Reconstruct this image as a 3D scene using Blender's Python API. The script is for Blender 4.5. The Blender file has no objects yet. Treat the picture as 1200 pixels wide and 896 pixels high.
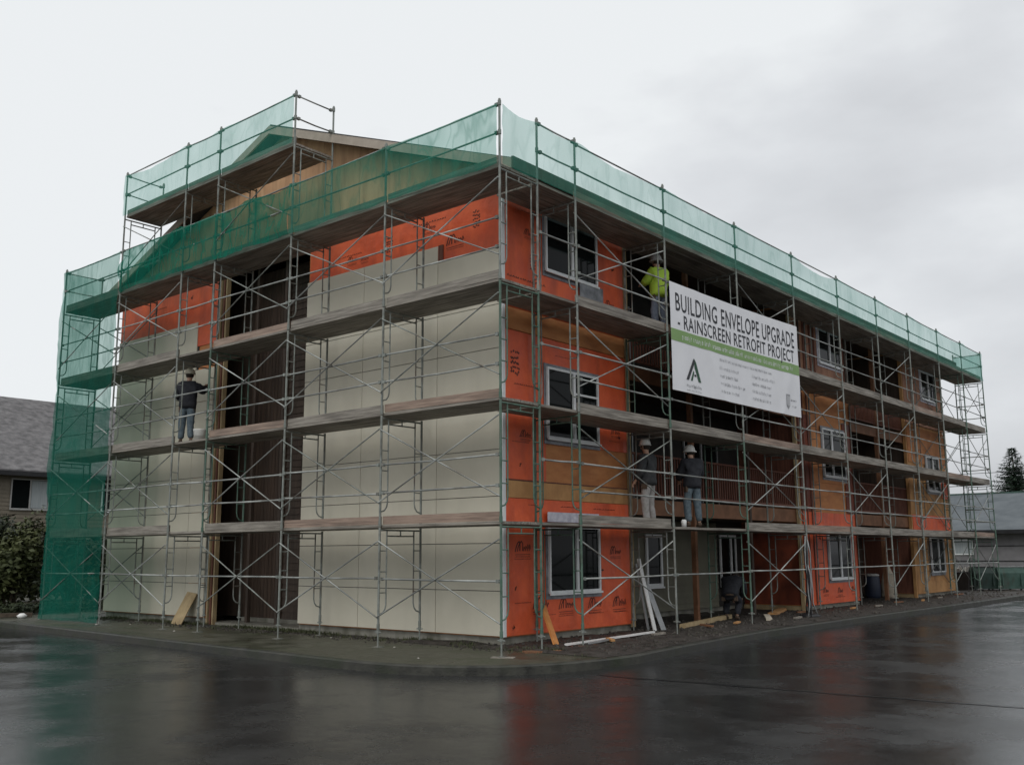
import bpy, math, random
from mathutils import Vector, Matrix, noise as mnoise
random.seed(7)
R = math.radians
scene = bpy.context.scene
col = scene.collection
G = -0.05           # pavement level
ROADZ = G - 0.13    # road level

# ------------------------------------------------------------------ materials
def nodes_of(name):
    m = bpy.data.materials.new(name); m.use_nodes = True
    nt = m.node_tree; nt.nodes.clear()
    return m, nt, nt.nodes, nt.links

def mat(name, c1, c2=None, scale=3.0, detail=6, rough=0.8, rough2=None, metallic=0.0, bump=0.0, bscale=40.0,
        stretch=(1, 1, 1), streak=None, streak_col=None, spec=0.4, lo=0.35, hi=0.65):
    m, nt, N, K = nodes_of(name)
    out = N.new('ShaderNodeOutputMaterial'); b = N.new('ShaderNodeBsdfPrincipled')
    K.new(b.outputs[0], out.inputs[0])
    tc = N.new('ShaderNodeTexCoord'); mp = N.new('ShaderNodeMapping'); mp.inputs['Scale'].default_value = stretch
    K.new(tc.outputs['Object'], mp.inputs[0])
    nz = N.new('ShaderNodeTexNoise'); nz.inputs['Scale'].default_value = scale; nz.inputs['Detail'].default_value = detail
    nz.inputs['Roughness'].default_value = .6
    K.new(mp.outputs[0], nz.inputs['Vector'])
    cr = N.new('ShaderNodeValToRGB')
    cr.color_ramp.elements[0].position = lo; cr.color_ramp.elements[1].position = hi
    cr.color_ramp.elements[0].color = (*c1, 1); cr.color_ramp.elements[1].color = (*(c2 or c1), 1)
    K.new(nz.outputs['Fac'], cr.inputs[0])
    colout = cr.outputs[0]
    if streak:
        mp2 = N.new('ShaderNodeMapping'); mp2.inputs['Scale'].default_value = streak
        K.new(tc.outputs['Object'], mp2.inputs[0])
        n2 = N.new('ShaderNodeTexNoise'); n2.inputs['Scale'].default_value = 1.0; n2.inputs['Detail'].default_value = 5
        K.new(mp2.outputs[0], n2.inputs['Vector'])
        c3 = N.new('ShaderNodeValToRGB'); c3.color_ramp.elements[0].position = .5; c3.color_ramp.elements[1].position = .75
        c3.color_ramp.elements[0].color = (0, 0, 0, 1); c3.color_ramp.elements[1].color = (.8, .8, .8, 1)
        K.new(n2.outputs['Fac'], c3.inputs[0])
        mx = N.new('ShaderNodeMix'); mx.data_type = 'RGBA'
        K.new(c3.outputs[0], mx.inputs['Factor']); K.new(colout, mx.inputs['A']); mx.inputs['B'].default_value = (*(streak_col or c1), 1)
        colout = mx.outputs['Result']
    K.new(colout, b.inputs['Base Color'])
    b.inputs['Metallic'].default_value = metallic
    b.inputs['Specular IOR Level'].default_value = spec
    if rough2 is not None:
        mr = N.new('ShaderNodeMapRange'); mr.inputs['From Min'].default_value = .35; mr.inputs['From Max'].default_value = .65
        mr.inputs['To Min'].default_value = rough; mr.inputs['To Max'].default_value = rough2
        K.new(nz.outputs['Fac'], mr.inputs['Value']); K.new(mr.outputs[0], b.inputs['Roughness'])
    else: b.inputs['Roughness'].default_value = rough
    if bump:
        nb = N.new('ShaderNodeTexNoise'); nb.inputs['Scale'].default_value = bscale; nb.inputs['Detail'].default_value = 4
        K.new(mp.outputs[0], nb.inputs['Vector'])
        bp = N.new('ShaderNodeBump'); bp.inputs['Strength'].default_value = bump; bp.inputs['Distance'].default_value = .02
        K.new(nb.outputs['Fac'], bp.inputs['Height']); K.new(bp.outputs[0], b.inputs['Normal'])
    return m

M = {}
M['steel'] = mat('weathered_scaffold_steel', (.13, .145, .132), (.30, .32, .295), 5, rough=.5, rough2=.75, metallic=.25, streak=(4, 4, 1.6), streak_col=(.085, .05, .03))
M['green_steel'] = mat('green_painted_scaffold_steel', (.05, .115, .08), (.13, .19, .155), 7, rough=.55, rough2=.75, metallic=.15, streak=(6, 6, 2.5), streak_col=(.08, .07, .055))
M['galv'] = mat('galvanised_tube', (.19, .20, .19), (.48, .50, .475), .9, rough=.4, rough2=.6, metallic=.3, streak=(2, 2, 2), streak_col=(.10, .08, .06), lo=.4, hi=.62)
M['plank'] = mat('wet_scaffold_plank', (.14, .125, .105), (.34, .31, .265), 1.0, rough=.75, rough2=.5, bump=.4, bscale=12, stretch=(1.3, 26, 26), streak=(.9, 2, 5), streak_col=(.10, .088, .075))
M['plank_y'] = mat('wet_scaffold_plank_long', (.14, .125, .105), (.34, .31, .265), 1.0, rough=.75, rough2=.5, bump=.4, bscale=12, stretch=(26, 1.3, 26), streak=(2, .9, 5), streak_col=(.075, .065, .055))
M['plank_red'] = mat('red_brown_toe_board', (.19, .135, .105), (.37, .27, .21), 1.0, rough=.75, rough2=.5, bump=.3, bscale=12, stretch=(1.3, 26, 26), streak=(.9, 2, 5), streak_col=(.12, .095, .075))
M['plank_red_y'] = mat('red_brown_toe_board_long', (.19, .135, .105), (.37, .27, .21), 1.0, rough=.75, rough2=.5, bump=.3, bscale=12, stretch=(26, 1.3, 26), streak=(2, .9, 5), streak_col=(.09, .07, .055))
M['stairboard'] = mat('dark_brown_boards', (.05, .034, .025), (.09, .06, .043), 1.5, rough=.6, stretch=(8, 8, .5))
M['rimwood'] = mat('stained_rim_board', (.15, .07, .035), (.24, .115, .06), 3, rough=.7)
M['siding'] = mat('grey_beige_fibre_cement', (.585, .55, .445), (.64, .60, .49), .9, rough=.65, rough2=.5, bump=.08, bscale=25, streak=(1.6, 1.6, .45), streak_col=(.54, .505, .41))
M['wrap'] = mat('orange_house_wrap', (.64, .092, .03), (.80, .145, .052), 2.2, rough=.38, rough2=.6, bump=1.0, bscale=5.0, streak=(2.2, 2.2, .6), streak_col=(.40, .065, .028))
M['wrap_dark'] = mat('shaded_orange_wrap', (.12, .03, .018), (.26, .06, .028), 2.0, rough=.5, rough2=.7, bump=.6, bscale=4.0, streak=(3, 3, .8), streak_col=(.08, .025, .015))  # darker copy of the orange wrap; return wall's shade put into the colour
M['ply'] = mat('wet_plywood_sheathing', (.46, .17, .055), (.58, .26, .10), 1.6, rough=.6, rough2=.8, stretch=(1, 1, 3.5), streak=(1.4, 1.4, 3), streak_col=(.30, .11, .04))
M['ply_gable'] = mat('gable_plywood', (.54, .29, .155), (.66, .40, .23), 1.4, rough=.7, rough2=.85, stretch=(3, 3, .8), streak=(5, 5, .7), streak_col=(.34, .16, .09))
M['plypink'] = mat('faded_reddish_plywood', (.24, .115, .07), (.38, .20, .125), 2, rough=.7, rough2=.85, streak=(3, 3, .8), streak_col=(.14, .06, .04))
M['osb'] = mat('old_plywood_ochre', (.40, .20, .075), (.54, .30, .125), 2, rough=.7, rough2=.85, streak=(3, 3, 1.2), streak_col=(.25, .12, .05))
M['stud'] = mat('pale_new_lumber', (.34, .25, .135), (.48, .37, .21), 2, rough=.8, stretch=(3, 3, .8), streak=(3, 3, 1.5), streak_col=(.17, .11, .06))
M['redwood'] = mat('stained_red_brown_boards', (.12, .045, .03), (.20, .08, .05), 3, rough=.7, stretch=(6, 6, .6))
M['brownboard'] = mat('dark_brown_siding', (.05, .036, .027), (.085, .06, .045), 3, rough=.7, stretch=(5, 5, .5))
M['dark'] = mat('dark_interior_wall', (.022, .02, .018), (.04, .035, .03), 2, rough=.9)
M['lap'] = mat('olive_lap_siding', (.13, .125, .092), (.17, .165, .12), 2, rough=.75)
M['laptan'] = mat('tan_lap_siding', (.15, .13, .10), (.18, .155, .12), 2, rough=.8)
M['lapgrey'] = mat('grey_board_siding', (.15, .145, .15), (.19, .185, .19), 2, rough=.8)
M['concrete'] = mat('stained_foundation_concrete', (.18, .17, .14), (.30, .29, .25), 3, rough=.9, bump=.3, streak=(4, 4, 1), streak_col=(.10, .10, .07))
M['pave'] = mat('mossy_wet_pavement', (.036, .037, .025), (.078, .075, .054), 1.3, rough=.25, rough2=.7, bump=.5, bscale=45, streak=(.9, .9, .9), streak_col=(.032, .042, .017))
M['kerb'] = mat('wet_concrete_kerb', (.02, .02, .017), (.055, .055, .045), 4, rough=.4, rough2=.75, bump=.4, bscale=30, streak=(1.5, 1.5, 1.5), streak_col=(.022, .03, .014))
M['soil'] = mat('wet_dark_soil', (.022, .018, .015), (.052, .044, .037), 5, rough=.5, rough2=.9, bump=1.0, bscale=14)
M['rubble'] = mat('rubble_stones', (.022, .019, .016), (.075, .066, .056), 3, rough=.8)
M['moss'] = mat('weeds_and_moss', (.035, .045, .02), (.075, .08, .035), 9, rough=.85)
M['vinyl'] = mat('white_vinyl_frame', (.66, .68, .68), (.76, .78, .78), 3, rough=.4)
M['flash'] = mat('silver_flashing_tape', (.12, .13, .145), (.30, .31, .33), 5, rough=.35, rough2=.6, metallic=.2, bump=.7, bscale=9)
M['flashlight'] = mat('pale_plastic_flashing', (.42, .42, .50), (.62, .62, .68), 8, rough=.35, bump=.8, bscale=18)
M['shingle'] = mat('grey_roof_shingles', (.085, .082, .084), (.185, .178, .18), 2.4, detail=10, rough=.85, bump=.8, bscale=10, lo=.35, hi=.65, stretch=(1, 1, 2))
M['shingle_dark'] = mat('dark_roof_shingles', (.035, .035, .036), (.06, .06, .058), 20, rough=.85, bump=.5)
M['metalroof'] = mat('blue_grey_roof', (.095, .108, .118), (.135, .15, .16), 1.0, rough=.8, spec=.15)
M['fascia'] = mat('taupe_fascia', (.33, .28, .23), (.42, .36, .30), 3, rough=.7)
M['white'] = mat('white_trim', (.66, .66, .64), (.76, .76, .74), 4, rough=.5)
M['greysheet'] = mat('grey_metal_sheet', (.24, .25, .25), (.34, .35, .35), 4, rough=.4, metallic=.3)
M['orangewood'] = mat('orange_wet_lumber', (.50, .19, .05), (.62, .27, .08), 6, rough=.55)
M['black'] = mat('black_plastic', (.012, .012, .013), (.022, .022, .024), 4, rough=.45)
M['ink'] = mat('black_print', (.055, .022, .015), (.15, .035, .02), 5, rough=.6)
M['skin'] = mat('skin', (.45, .27, .19), (.50, .30, .21), 8, rough=.6)
M['jacket'] = mat('dark_jacket_cloth', (.014, .015, .02), (.028, .03, .036), 12, rough=.9, bump=.3, bscale=20)
M['jacket2'] = mat('charcoal_hoodie_cloth', (.03, .033, .035), (.05, .052, .055), 12, rough=.9, bump=.3, bscale=20)
M['hivis'] = mat('yellow_green_hi_vis', (.27, .42, .04), (.36, .52, .05), 6, rough=.8)
M['vest_green'] = mat('dark_green_shirt', (.03, .09, .03), (.05, .13, .045), 6, rough=.8)
M['jeans'] = mat('blue_jeans', (.06, .085, .105), (.12, .155, .175), 14, rough=.9)
M['greypants'] = mat('light_grey_trousers', (.24, .23, .22), (.34, .33, .32), 14, rough=.9)
M['slate'] = mat('slate_work_trousers', (.09, .11, .15), (.14, .16, .20), 14, rough=.9)
M['hat'] = mat('white_hard_hat', (.68, .68, .64), (.74, .74, .70), 3, rough=.35)
M['hat_grey'] = mat('grey_hard_hat', (.30, .30, .29), (.36, .36, .35), 3, rough=.4)
M['hat_cream'] = mat('cream_hard_hat', (.58, .54, .42), (.64, .60, .48), 3, rough=.4)
M['boot'] = mat('brown_boots', (.06, .04, .025), (.09, .06, .04), 5, rough=.7)
M['hair'] = mat('dark_hair', (.02, .015, .01), (.03, .022, .016), 30, rough=.8)
M['dumpster'] = mat('green_dumpster_steel', (.030, .068, .055), (.055, .10, .085), 3, rough=.5, rough2=.7, streak=(4, 4, 1), streak_col=(.05, .04, .03))
M['dumpster_dark'] = mat('dark_green_dumpster_steel', (.014, .030, .025), (.028, .05, .042), 3, rough=.5, rough2=.7, streak=(4, 4, 1), streak_col=(.025, .02, .016))
M['bin'] = mat('dark_brown_bin', (.018, .015, .014), (.03, .026, .024), 3, rough=.6)
M['blueplastic'] = mat('shaded_blue_barrel_plastic', (.014, .02, .038), (.02, .028, .055), 3, rough=.5)  # blue plastic darkened to near-black; the recess shade is in the colour
M['sack'] = mat('pale_sack', (.42, .37, .29), (.55, .49, .40), 6, rough=.85, bump=.6, bscale=10)
M['beigeplastic'] = mat('beige_bucket_plastic', (.32, .29, .23), (.38, .35, .28), 3, rough=.5)
M['paper'] = mat('pale_litter', (.36, .34, .30), (.5, .48, .44), 12, rough=.7)
M['leaf_dark'] = mat('dark_evergreen_leaves', (.010, .017, .008), (.035, .046, .018), 1.5, rough=.6, spec=.25)
M['leaf_light'] = mat('light_shrub_leaves', (.030, .042, .014), (.085, .095, .035), 1.2, rough=.6, spec=.3)
M['needle'] = mat('conifer_needles', (.018, .034, .022), (.045, .07, .045), 1.5, rough=.7, spec=.2)
M['bark'] = mat('bark', (.05, .036, .026), (.09, .07, .05), 8, rough=.9)
M['stripe_green'] = mat('banner_green_stripe', (.20, .33, .12), (.22, .36, .135), 2, rough=.6)
M['banner'] = mat('white_vinyl_banner', (.72, .725, .75), (.78, .785, .81), 1.2, rough=.5, bump=.15, bscale=2)
M['bannerink'] = mat('banner_black_lettering', (.022, .024, .03), (.032, .034, .04), 2, rough=.6)
M['bannergrey'] = mat('banner_grey_print', (.26, .265, .28), (.32, .325, .34), 2, rough=.6)
M['logogreen'] = mat('logo_dark_green', (.015, .07, .035), (.02, .08, .04), 2, rough=.6)
M['curtain'] = mat('pale_curtain', (.26, .29, .30), (.36, .39, .40), 3, rough=.9, stretch=(8, 8, .3))

def glass_mat():
    m, nt, N, K = nodes_of('dark_window_glass')
    out = N.new('ShaderNodeOutputMaterial'); b = N.new('ShaderNodeBsdfPrincipled'); K.new(b.outputs[0], out.inputs[0])
    b.inputs['Base Color'].default_value = (.006, .008, .008, 1); b.inputs['Roughness'].default_value = .06
    b.inputs['Specular IOR Level'].default_value = .12
    nz = N.new('ShaderNodeTexNoise'); nz.inputs['Scale'].default_value = 1.5
    bp = N.new('ShaderNodeBump'); bp.inputs['Strength'].default_value = .06; K.new(nz.outputs['Fac'], bp.inputs['Height']); K.new(bp.outputs[0], b.inputs['Normal'])
    return m
M['glass'] = glass_mat()

def net_mat(name, colr, cover, tint, fold=.25):
    m, nt, N, K = nodes_of(name)
    out = N.new('ShaderNodeOutputMaterial'); mix = N.new('ShaderNodeMixShader'); K.new(mix.outputs[0], out.inputs[0])
    tr = N.new('ShaderNodeBsdfTransparent'); tr.inputs[0].default_value = (*tint, 1)
    df = N.new('ShaderNodeBsdfDiffuse'); tl = N.new('ShaderNodeBsdfTranslucent'); m2 = N.new('ShaderNodeMixShader'); m2.inputs[0].default_value = .45
    df.inputs[0].default_value = (*colr, 1); tl.inputs[0].default_value = (*colr, 1)
    K.new(df.outputs[0], m2.inputs[1]); K.new(tl.outputs[0], m2.inputs[2])
    tc = N.new('ShaderNodeTexCoord')
    def nz(scale, st, det, dist=0):
        mp = N.new('ShaderNodeMapping'); mp.inputs['Scale'].default_value = st; mp.inputs['Rotation'].default_value = (.25, .3, 0)
        K.new(tc.outputs['Object'], mp.inputs[0])
        n = N.new('ShaderNodeTexNoise'); n.inputs['Scale'].default_value = scale; n.inputs['Detail'].default_value = det; n.inputs['Distortion'].default_value = dist
        K.new(mp.outputs[0], n.inputs['Vector']); return n.outputs['Fac']
    def mr(v, a, b, c, d):
        x = N.new('ShaderNodeMapRange'); x.inputs['From Min'].default_value = a; x.inputs['From Max'].default_value = b; x.inputs['To Min'].default_value = c; x.inputs['To Max'].default_value = d
        K.new(v, x.inputs['Value']); return x.outputs[0]
    def mth(op, a, b):
        x = N.new('ShaderNodeMath'); x.operation = op
        for k, q in enumerate((a, b)):
            if isinstance(q, (int, float)): x.inputs[k].default_value = q
            else: K.new(q, x.inputs[k])
        return x.outputs[0]
    base = mr(nz(1.3, (1, 1, .6), 5), .3, .7, cover-.08, cover+.08)
    # gathered folds: thin ridges where the mesh doubles up
    rid = mth('ABSOLUTE', mth('SUBTRACT', nz(1.0, (2.6, 2.6, .7), 2, .4), .5), 0)
    fo = mr(rid, 0, .05, fold, 0)
    K.new(mth('MINIMUM', mth('ADD', base, fo), .95), mix.inputs[0]); K.new(tr.outputs[0], mix.inputs[1]); K.new(m2.outputs[0], mix.inputs[2])
    return m
M['net'] = net_mat('green_debris_net', (.055, .33, .245), .37, (.86, .965, .94), .08)
M['net_mid'] = net_mat('doubled_green_debris_net', (.014, .22, .15), .58, (.74, .92, .87), .26)
M['net_gable'] = net_mat('gable_green_debris_net', (.03, .27, .19), .44, (.80, .94, .90), .16)
M['net_dense'] = net_mat('dense_green_debris_net', (.018, .17, .125), .48, (.77, .92, .87), .14)

def asphalt_mat():
    m, nt, N, K = nodes_of('wet_asphalt')
    out = N.new('ShaderNodeOutputMaterial'); b = N.new('ShaderNodeBsdfPrincipled'); K.new(b.outputs[0], out.inputs[0])
    tc = N.new('ShaderNodeTexCoord')
    def noise(scale, detail=6, st=(1, 1, 1), rough=.6):
        mp = N.new('ShaderNodeMapping'); mp.inputs['Scale'].default_value = st; K.new(tc.outputs['Object'], mp.inputs[0])
        n = N.new('ShaderNodeTexNoise'); n.inputs['Scale'].default_value = scale; n.inputs['Detail'].default_value = detail; n.inputs['Roughness'].default_value = rough
        K.new(mp.outputs[0], n.inputs['Vector']); return n
    n1 = noise(.42, 8, (1, 1, 1), .68); n2 = noise(95, 2); n3 = noise(1.6, 5)
    cr = N.new('ShaderNodeValToRGB'); cr.color_ramp.elements[0].position = .3; cr.color_ramp.elements[1].position = .7
    cr.color_ramp.elements[0].color = (.006, .0065, .007, 1); cr.color_ramp.elements[1].color = (.020, .020, .0195, 1)
    K.new(n3.outputs['Fac'], cr.inputs[0])
    sp = N.new('ShaderNodeValToRGB'); sp.color_ramp.elements[0].position = .52; sp.color_ramp.elements[1].position = .72
    sp.color_ramp.elements[0].color = (0, 0, 0, 1); sp.color_ramp.elements[1].color = (.085, .085, .088, 1); K.new(n2.outputs['Fac'], sp.inputs[0])
    ad = N.new('ShaderNodeMix'); ad.data_type = 'RGBA'; ad.blend_type = 'ADD'; ad.inputs['Factor'].default_value = 1
    K.new(cr.outputs[0], ad.inputs['A']); K.new(sp.outputs[0], ad.inputs['B']); K.new(ad.outputs['Result'], b.inputs['Base Color'])
    rr = N.new('ShaderNodeValToRGB'); e = rr.color_ramp.elements
    e[0].position = .43; e[0].color = (.02,) * 3 + (1,); e[1].position = .57; e[1].color = (.24,) * 3 + (1,)
    K.new(n1.outputs['Fac'], rr.inputs[0])
    r2 = N.new('ShaderNodeMath'); r2.operation = 'MULTIPLY_ADD'; r2.inputs[1].default_value = .25
    K.new(n3.outputs['Fac'], r2.inputs[0]); K.new(rr.outputs[0], r2.inputs[2])
    r3 = N.new('ShaderNodeMath'); r3.operation = 'SUBTRACT'; r3.inputs[1].default_value = .06; K.new(r2.outputs[0], r3.inputs[0])
    K.new(r3.outputs[0], b.inputs['Roughness'])
    b.inputs['Specular IOR Level'].default_value = .5
    bp = N.new('ShaderNodeBump'); bp.inputs['Distance'].default_value = .0035; bp.inputs['Strength'].default_value = .4; K.new(n2.outputs['Fac'], bp.inputs['Height'])
    bp2 = N.new('ShaderNodeBump'); bp2.inputs['Distance'].default_value = .02; bp2.inputs['Strength'].default_value = .25
    n4 = noise(11, 4); bp3 = N.new('ShaderNodeBump'); bp3.inputs['Distance'].default_value = .004; bp3.inputs['Strength'].default_value = .36
    K.new(n4.outputs['Fac'], bp3.inputs['Height']); K.new(bp.outputs[0], bp3.inputs['Normal'])
    K.new(n3.outputs['Fac'], bp2.inputs['Height']); K.new(bp3.outputs[0], bp2.inputs['Normal']); K.new(bp2.outputs[0], b.inputs['Normal'])
    return m
M['asphalt'] = asphalt_mat()

# ------------------------------------------------------------------ mesh helpers
class MB:
    def __init__(s): s.v = []; s.f = []; s.mi = []
    def quad(s, a, b, c, d, mi=0):
        n = len(s.v); s.v += [tuple(a), tuple(b), tuple(c), tuple(d)]; s.f.append((n, n+1, n+2, n+3)); s.mi.append(mi); return s
    def poly(s, pts, mi=0):
        n = len(s.v); s.v += [tuple(p) for p in pts]; s.f.append(tuple(range(n, n+len(pts)))); s.mi.append(mi); return s
    def box(s, x0, x1, y0, y1, z0, z1, mi=0):
        if x0 > x1: x0, x1 = x1, x0
        if y0 > y1: y0, y1 = y1, y0
        n = len(s.v)
        s.v += [(x0,y0,z0),(x1,y0,z0),(x1,y1,z0),(x0,y1,z0),(x0,y0,z1),(x1,y0,z1),(x1,y1,z1),(x0,y1,z1)]
        for q in ((0,3,2,1),(4,5,6,7),(0,1,5,4),(1,2,6,5),(2,3,7,6),(3,0,4,7)): s.f.append(tuple(n+i for i in q)); s.mi.append(mi)
        return s
    def bar(s, a, b, w, h, mi=0, up=(0, 0, 1)):
        a, b = Vector(a), Vector(b); d = (b-a).normalized(); u = Vector(up)
        if abs(d.dot(u)) > .98: u = Vector((1, 0, 0))
        r = d.cross(u).normalized(); u = r.cross(d).normalized()
        n = len(s.v)
        for p in (a, b):
            for sx, sy in ((-1,-1),(1,-1),(1,1),(-1,1)): s.v.append(tuple(p + r*w*sx/2 + u*h*sy/2))
        for q in ((0,1,2,3),(7,6,5,4),(0,4,5,1),(1,5,6,2),(2,6,7,3),(3,7,4,0)): s.f.append(tuple(n+i for i in q)); s.mi.append(mi)
        return s
    def tube(s, pts, r, seg=8, mi=0, r2=None):
        pts = [Vector(p) for p in pts]; n0 = len(s.v); k = len(pts)
        ref = None
        for i, p in enumerate(pts):
            d = (pts[min(i+1, k-1)] - pts[max(i-1, 0)]).normalized()
            u = Vector((0, 0, 1)) if abs(d.z) < .9 else Vector((0, 1, 0))
            if ref is not None: u = ref
            a = d.cross(u).normalized(); b_ = a.cross(d).normalized(); ref = b_
            rr = r if r2 is None else r + (r2-r)*i/(k-1)
            for j in range(seg):
                t = 2*math.pi*j/seg; s.v.append(tuple(p + a*math.cos(t)*rr + b_*math.sin(t)*rr))
        for i in range(k-1):
            for j in range(seg):
                s.f.append((n0+i*seg+j, n0+i*seg+(j+1) % seg, n0+(i+1)*seg+(j+1) % seg, n0+(i+1)*seg+j)); s.mi.append(mi)
        s.f.append(tuple(n0+j for j in range(seg))[::-1]); s.mi.append(mi)
        s.f.append(tuple(n0+(k-1)*seg+j for j in range(seg))); s.mi.append(mi)
        return s
    def lathe(s, prof, c=(0, 0, 0), seg=16, mi=0, sx=1, sy=1):
        n0 = len(s.v)
        for r, z in prof:
            for j in range(seg):
                t = 2*math.pi*j/seg; s.v.append((c[0]+r*sx*math.cos(t), c[1]+r*sy*math.sin(t), c[2]+z))
        for i in range(len(prof)-1):
            for j in range(seg):
                s.f.append((n0+i*seg+j, n0+i*seg+(j+1) % seg, n0+(i+1)*seg+(j+1) % seg, n0+(i+1)*seg+j)); s.mi.append(mi)
        s.f.append(tuple(n0+j for j in range(seg))[::-1]); s.mi.append(mi)
        s.f.append(tuple(n0+(len(prof)-1)*seg+j for j in range(seg))); s.mi.append(mi)
        return s
    def prism(s, poly, axis, a, b, mi=0):
        # poly: 2D points; axis 'y': (x,z) extruded y from a to b ; axis 'x': (y,z) ; axis 'z': (x,y)
        def P(p, t):
            return {'y': (p[0], t, p[1]), 'x': (t, p[0], p[1]), 'z': (p[0], p[1], t)}[axis]
        n = len(poly); n0 = len(s.v)
        for t in (a, b): s.v += [P(p, t) for p in poly]
        s.f.append(tuple(range(n0, n0+n))); s.mi.append(mi); s.f.append(tuple(range(n0+2*n-1, n0+n-1, -1))); s.mi.append(mi)
        for i in range(n):
            j = (i+1) % n; s.f.append((n0+i, n0+n+i, n0+n+j, n0+j)); s.mi.append(mi)
        return s
    def build(s, name, m, parent=None, smooth=False):
        off = parent_loc(parent)
        me = bpy.data.meshes.new(name)
        me.from_pydata([(x-off[0], y-off[1], z-off[2]) for x, y, z in s.v], [], s.f)
        ms = m if isinstance(m, (list, tuple)) else [m]
        for q in ms: me.materials.append(M[q] if isinstance(q, str) else q)
        if len(ms) > 1: me.polygons.foreach_set('material_index', s.mi)
        if smooth: me.polygons.foreach_set('use_smooth', [True]*len(me.polygons))
        me.update()
        import bmesh
        bm = bmesh.new(); bm.from_mesh(me); bmesh.ops.recalc_face_normals(bm, faces=bm.faces); bm.to_mesh(me); bm.free()
        o = bpy.data.objects.new(name, me); col.objects.link(o)
        if parent: o.parent = parent
        return o

def parent_loc(p):
    v = Vector((0, 0, 0))
    while p: v += p.location; p = p.parent
    return v

def empty(name, loc, label=None, cat=None, group=None):
    o = bpy.data.objects.new(name, None); o.location = loc; o.empty_display_size = .2; col.objects.link(o)
    if label: o['label'] = label
    if cat: o['category'] = cat
    if group: o['group'] = group
    return o
def tag(o, label, cat, group=None):
    o['label'] = label; o['category'] = cat
    if group: o['group'] = group
    return o
def kind(o, k): o['kind'] = k; return o
def at_base(o):
    """move a single-mesh thing's origin to the middle of its base"""
    me = o.data; xs = [v.co.x for v in me.vertices]; ys = [v.co.y for v in me.vertices]; zs = [v.co.z for v in me.vertices]
    c = Vector(((min(xs)+max(xs))/2, (min(ys)+max(ys))/2, min(zs))); me.transform(Matrix.Translation(-c)); o.location = c; return o
def copy_tree(o, parent=None):
    c = o.copy(); col.objects.link(c); c.parent = parent
    for ch in list(o.children): copy_tree(ch, c)
    return c

# ------------------------------------------------------------------ sky & light
w = bpy.data.worlds.new('World'); scene.world = w; w.use_nodes = True
nt = w.node_tree; N = nt.nodes; K = nt.links; N.clear()
out = N.new('ShaderNodeOutputWorld')
sky = N.new('ShaderNodeTexSky'); sky.sky_type = 'NISHITA'; sky.sun_disc = False; sky.sun_elevation = R(50); sky.sun_rotation = R(150); sky.dust_density = 3
b1 = N.new('ShaderNodeBackground'); K.new(sky.outputs[0], b1.inputs[0]); b1.inputs[1].default_value = .05
b2 = N.new('ShaderNodeBackground')
tc = N.new('ShaderNodeTexCoord'); mp = N.new('ShaderNodeMapping'); mp.inputs['Scale'].default_value = (1, 1, 2.2); K.new(tc.outputs['Generated'], mp.inputs[0])
nz = N.new('ShaderNodeTexNoise'); nz.inputs['Scale'].default_value = 2.3; nz.inputs['Detail'].default_value = 7; nz.inputs['Roughness'].default_value = .5; K.new(mp.outputs[0], nz.inputs['Vector'])
# the overcast is thinner (brighter) to the north-west and heavier to the north-east
dt = N.new('ShaderNodeVectorMath'); dt.operation = 'DOT_PRODUCT'; K.new(tc.outputs['Generated'], dt.inputs[0])
dt.inputs[1].default_value = (-.65*.8, -.55*.8, .60)
a1 = N.new('ShaderNodeMath'); a1.operation = 'MULTIPLY_ADD'; K.new(nz.outputs['Fac'], a1.inputs[0]); a1.inputs[1].default_value = 1.7; K.new(dt.outputs['Value'], a1.inputs[2])
cr = N.new('ShaderNodeValToRGB'); e = cr.color_ramp.elements
e[0].position = .45; e[0].color = (.56, .575, .60, 1)
e[1].position = 1.0; e[1].color = (.85, .875, .89, 1)
m_ = e.new(.80); m_.color = (.72, .74, .765, 1)
K.new(a1.outputs[0], cr.inputs[0]); K.new(cr.outputs[0], b2.inputs[0]); b2.inputs[1].default_value = 1.04
mxs = N.new('ShaderNodeMixShader'); mxs.inputs[0].default_value = .9
K.new(b1.outputs[0], mxs.inputs[1]); K.new(b2.outputs[0], mxs.inputs[2]); K.new(mxs.outputs[0], out.inputs[0])

sl = bpy.data.lights.new('sun', 'SUN'); sl.energy = 1.1; sl.angle = R(30); sl.color = (1, .98, .95)
so = bpy.data.objects.new('sun', sl); col.objects.link(so)
so.rotation_euler = (R(40), 0, R(30))

# ------------------------------------------------------------------ camera
cam = bpy.data.cameras.new('camera'); co = bpy.data.objects.new('camera', cam); col.objects.link(co)
pitch, roll, yaw = .1723, -.0058, .701
fw = Vector((-math.sin(yaw)*math.cos(pitch), math.cos(yaw)*math.cos(pitch), math.sin(pitch)))
r_ = Vector((math.cos(yaw), math.sin(yaw), 0)); u_ = r_.cross(fw)
r2 = r_*math.cos(roll) + u_*math.sin(roll); u2 = -r_*math.sin(roll) + u_*math.cos(roll)
mw = Matrix(((r2.x, u2.x, -fw.x, 10.1841), (r2.y, u2.y, -fw.y, -11.7781), (r2.z, u2.z, -fw.z, 1.5244), (0, 0, 0, 1)))
co.matrix_world = mw
cam.sensor_width = 36; cam.lens = 36*1149.31/1200; cam.clip_end = 2000; cam.clip_start = .05
scene.camera = co
scene.view_settings.view_transform = 'Standard'; scene.view_settings.look = 'None'
scene.view_settings.exposure = .06; scene.view_settings.gamma = 1

# ------------------------------------------------------------------ ground
mb = MB(); mb.quad((-400, -300, ROADZ), (400, -300, ROADZ), (400, 600, ROADZ), (-400, 600, ROADZ)); kind(mb.build('road', 'asphalt'), 'structure')
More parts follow.
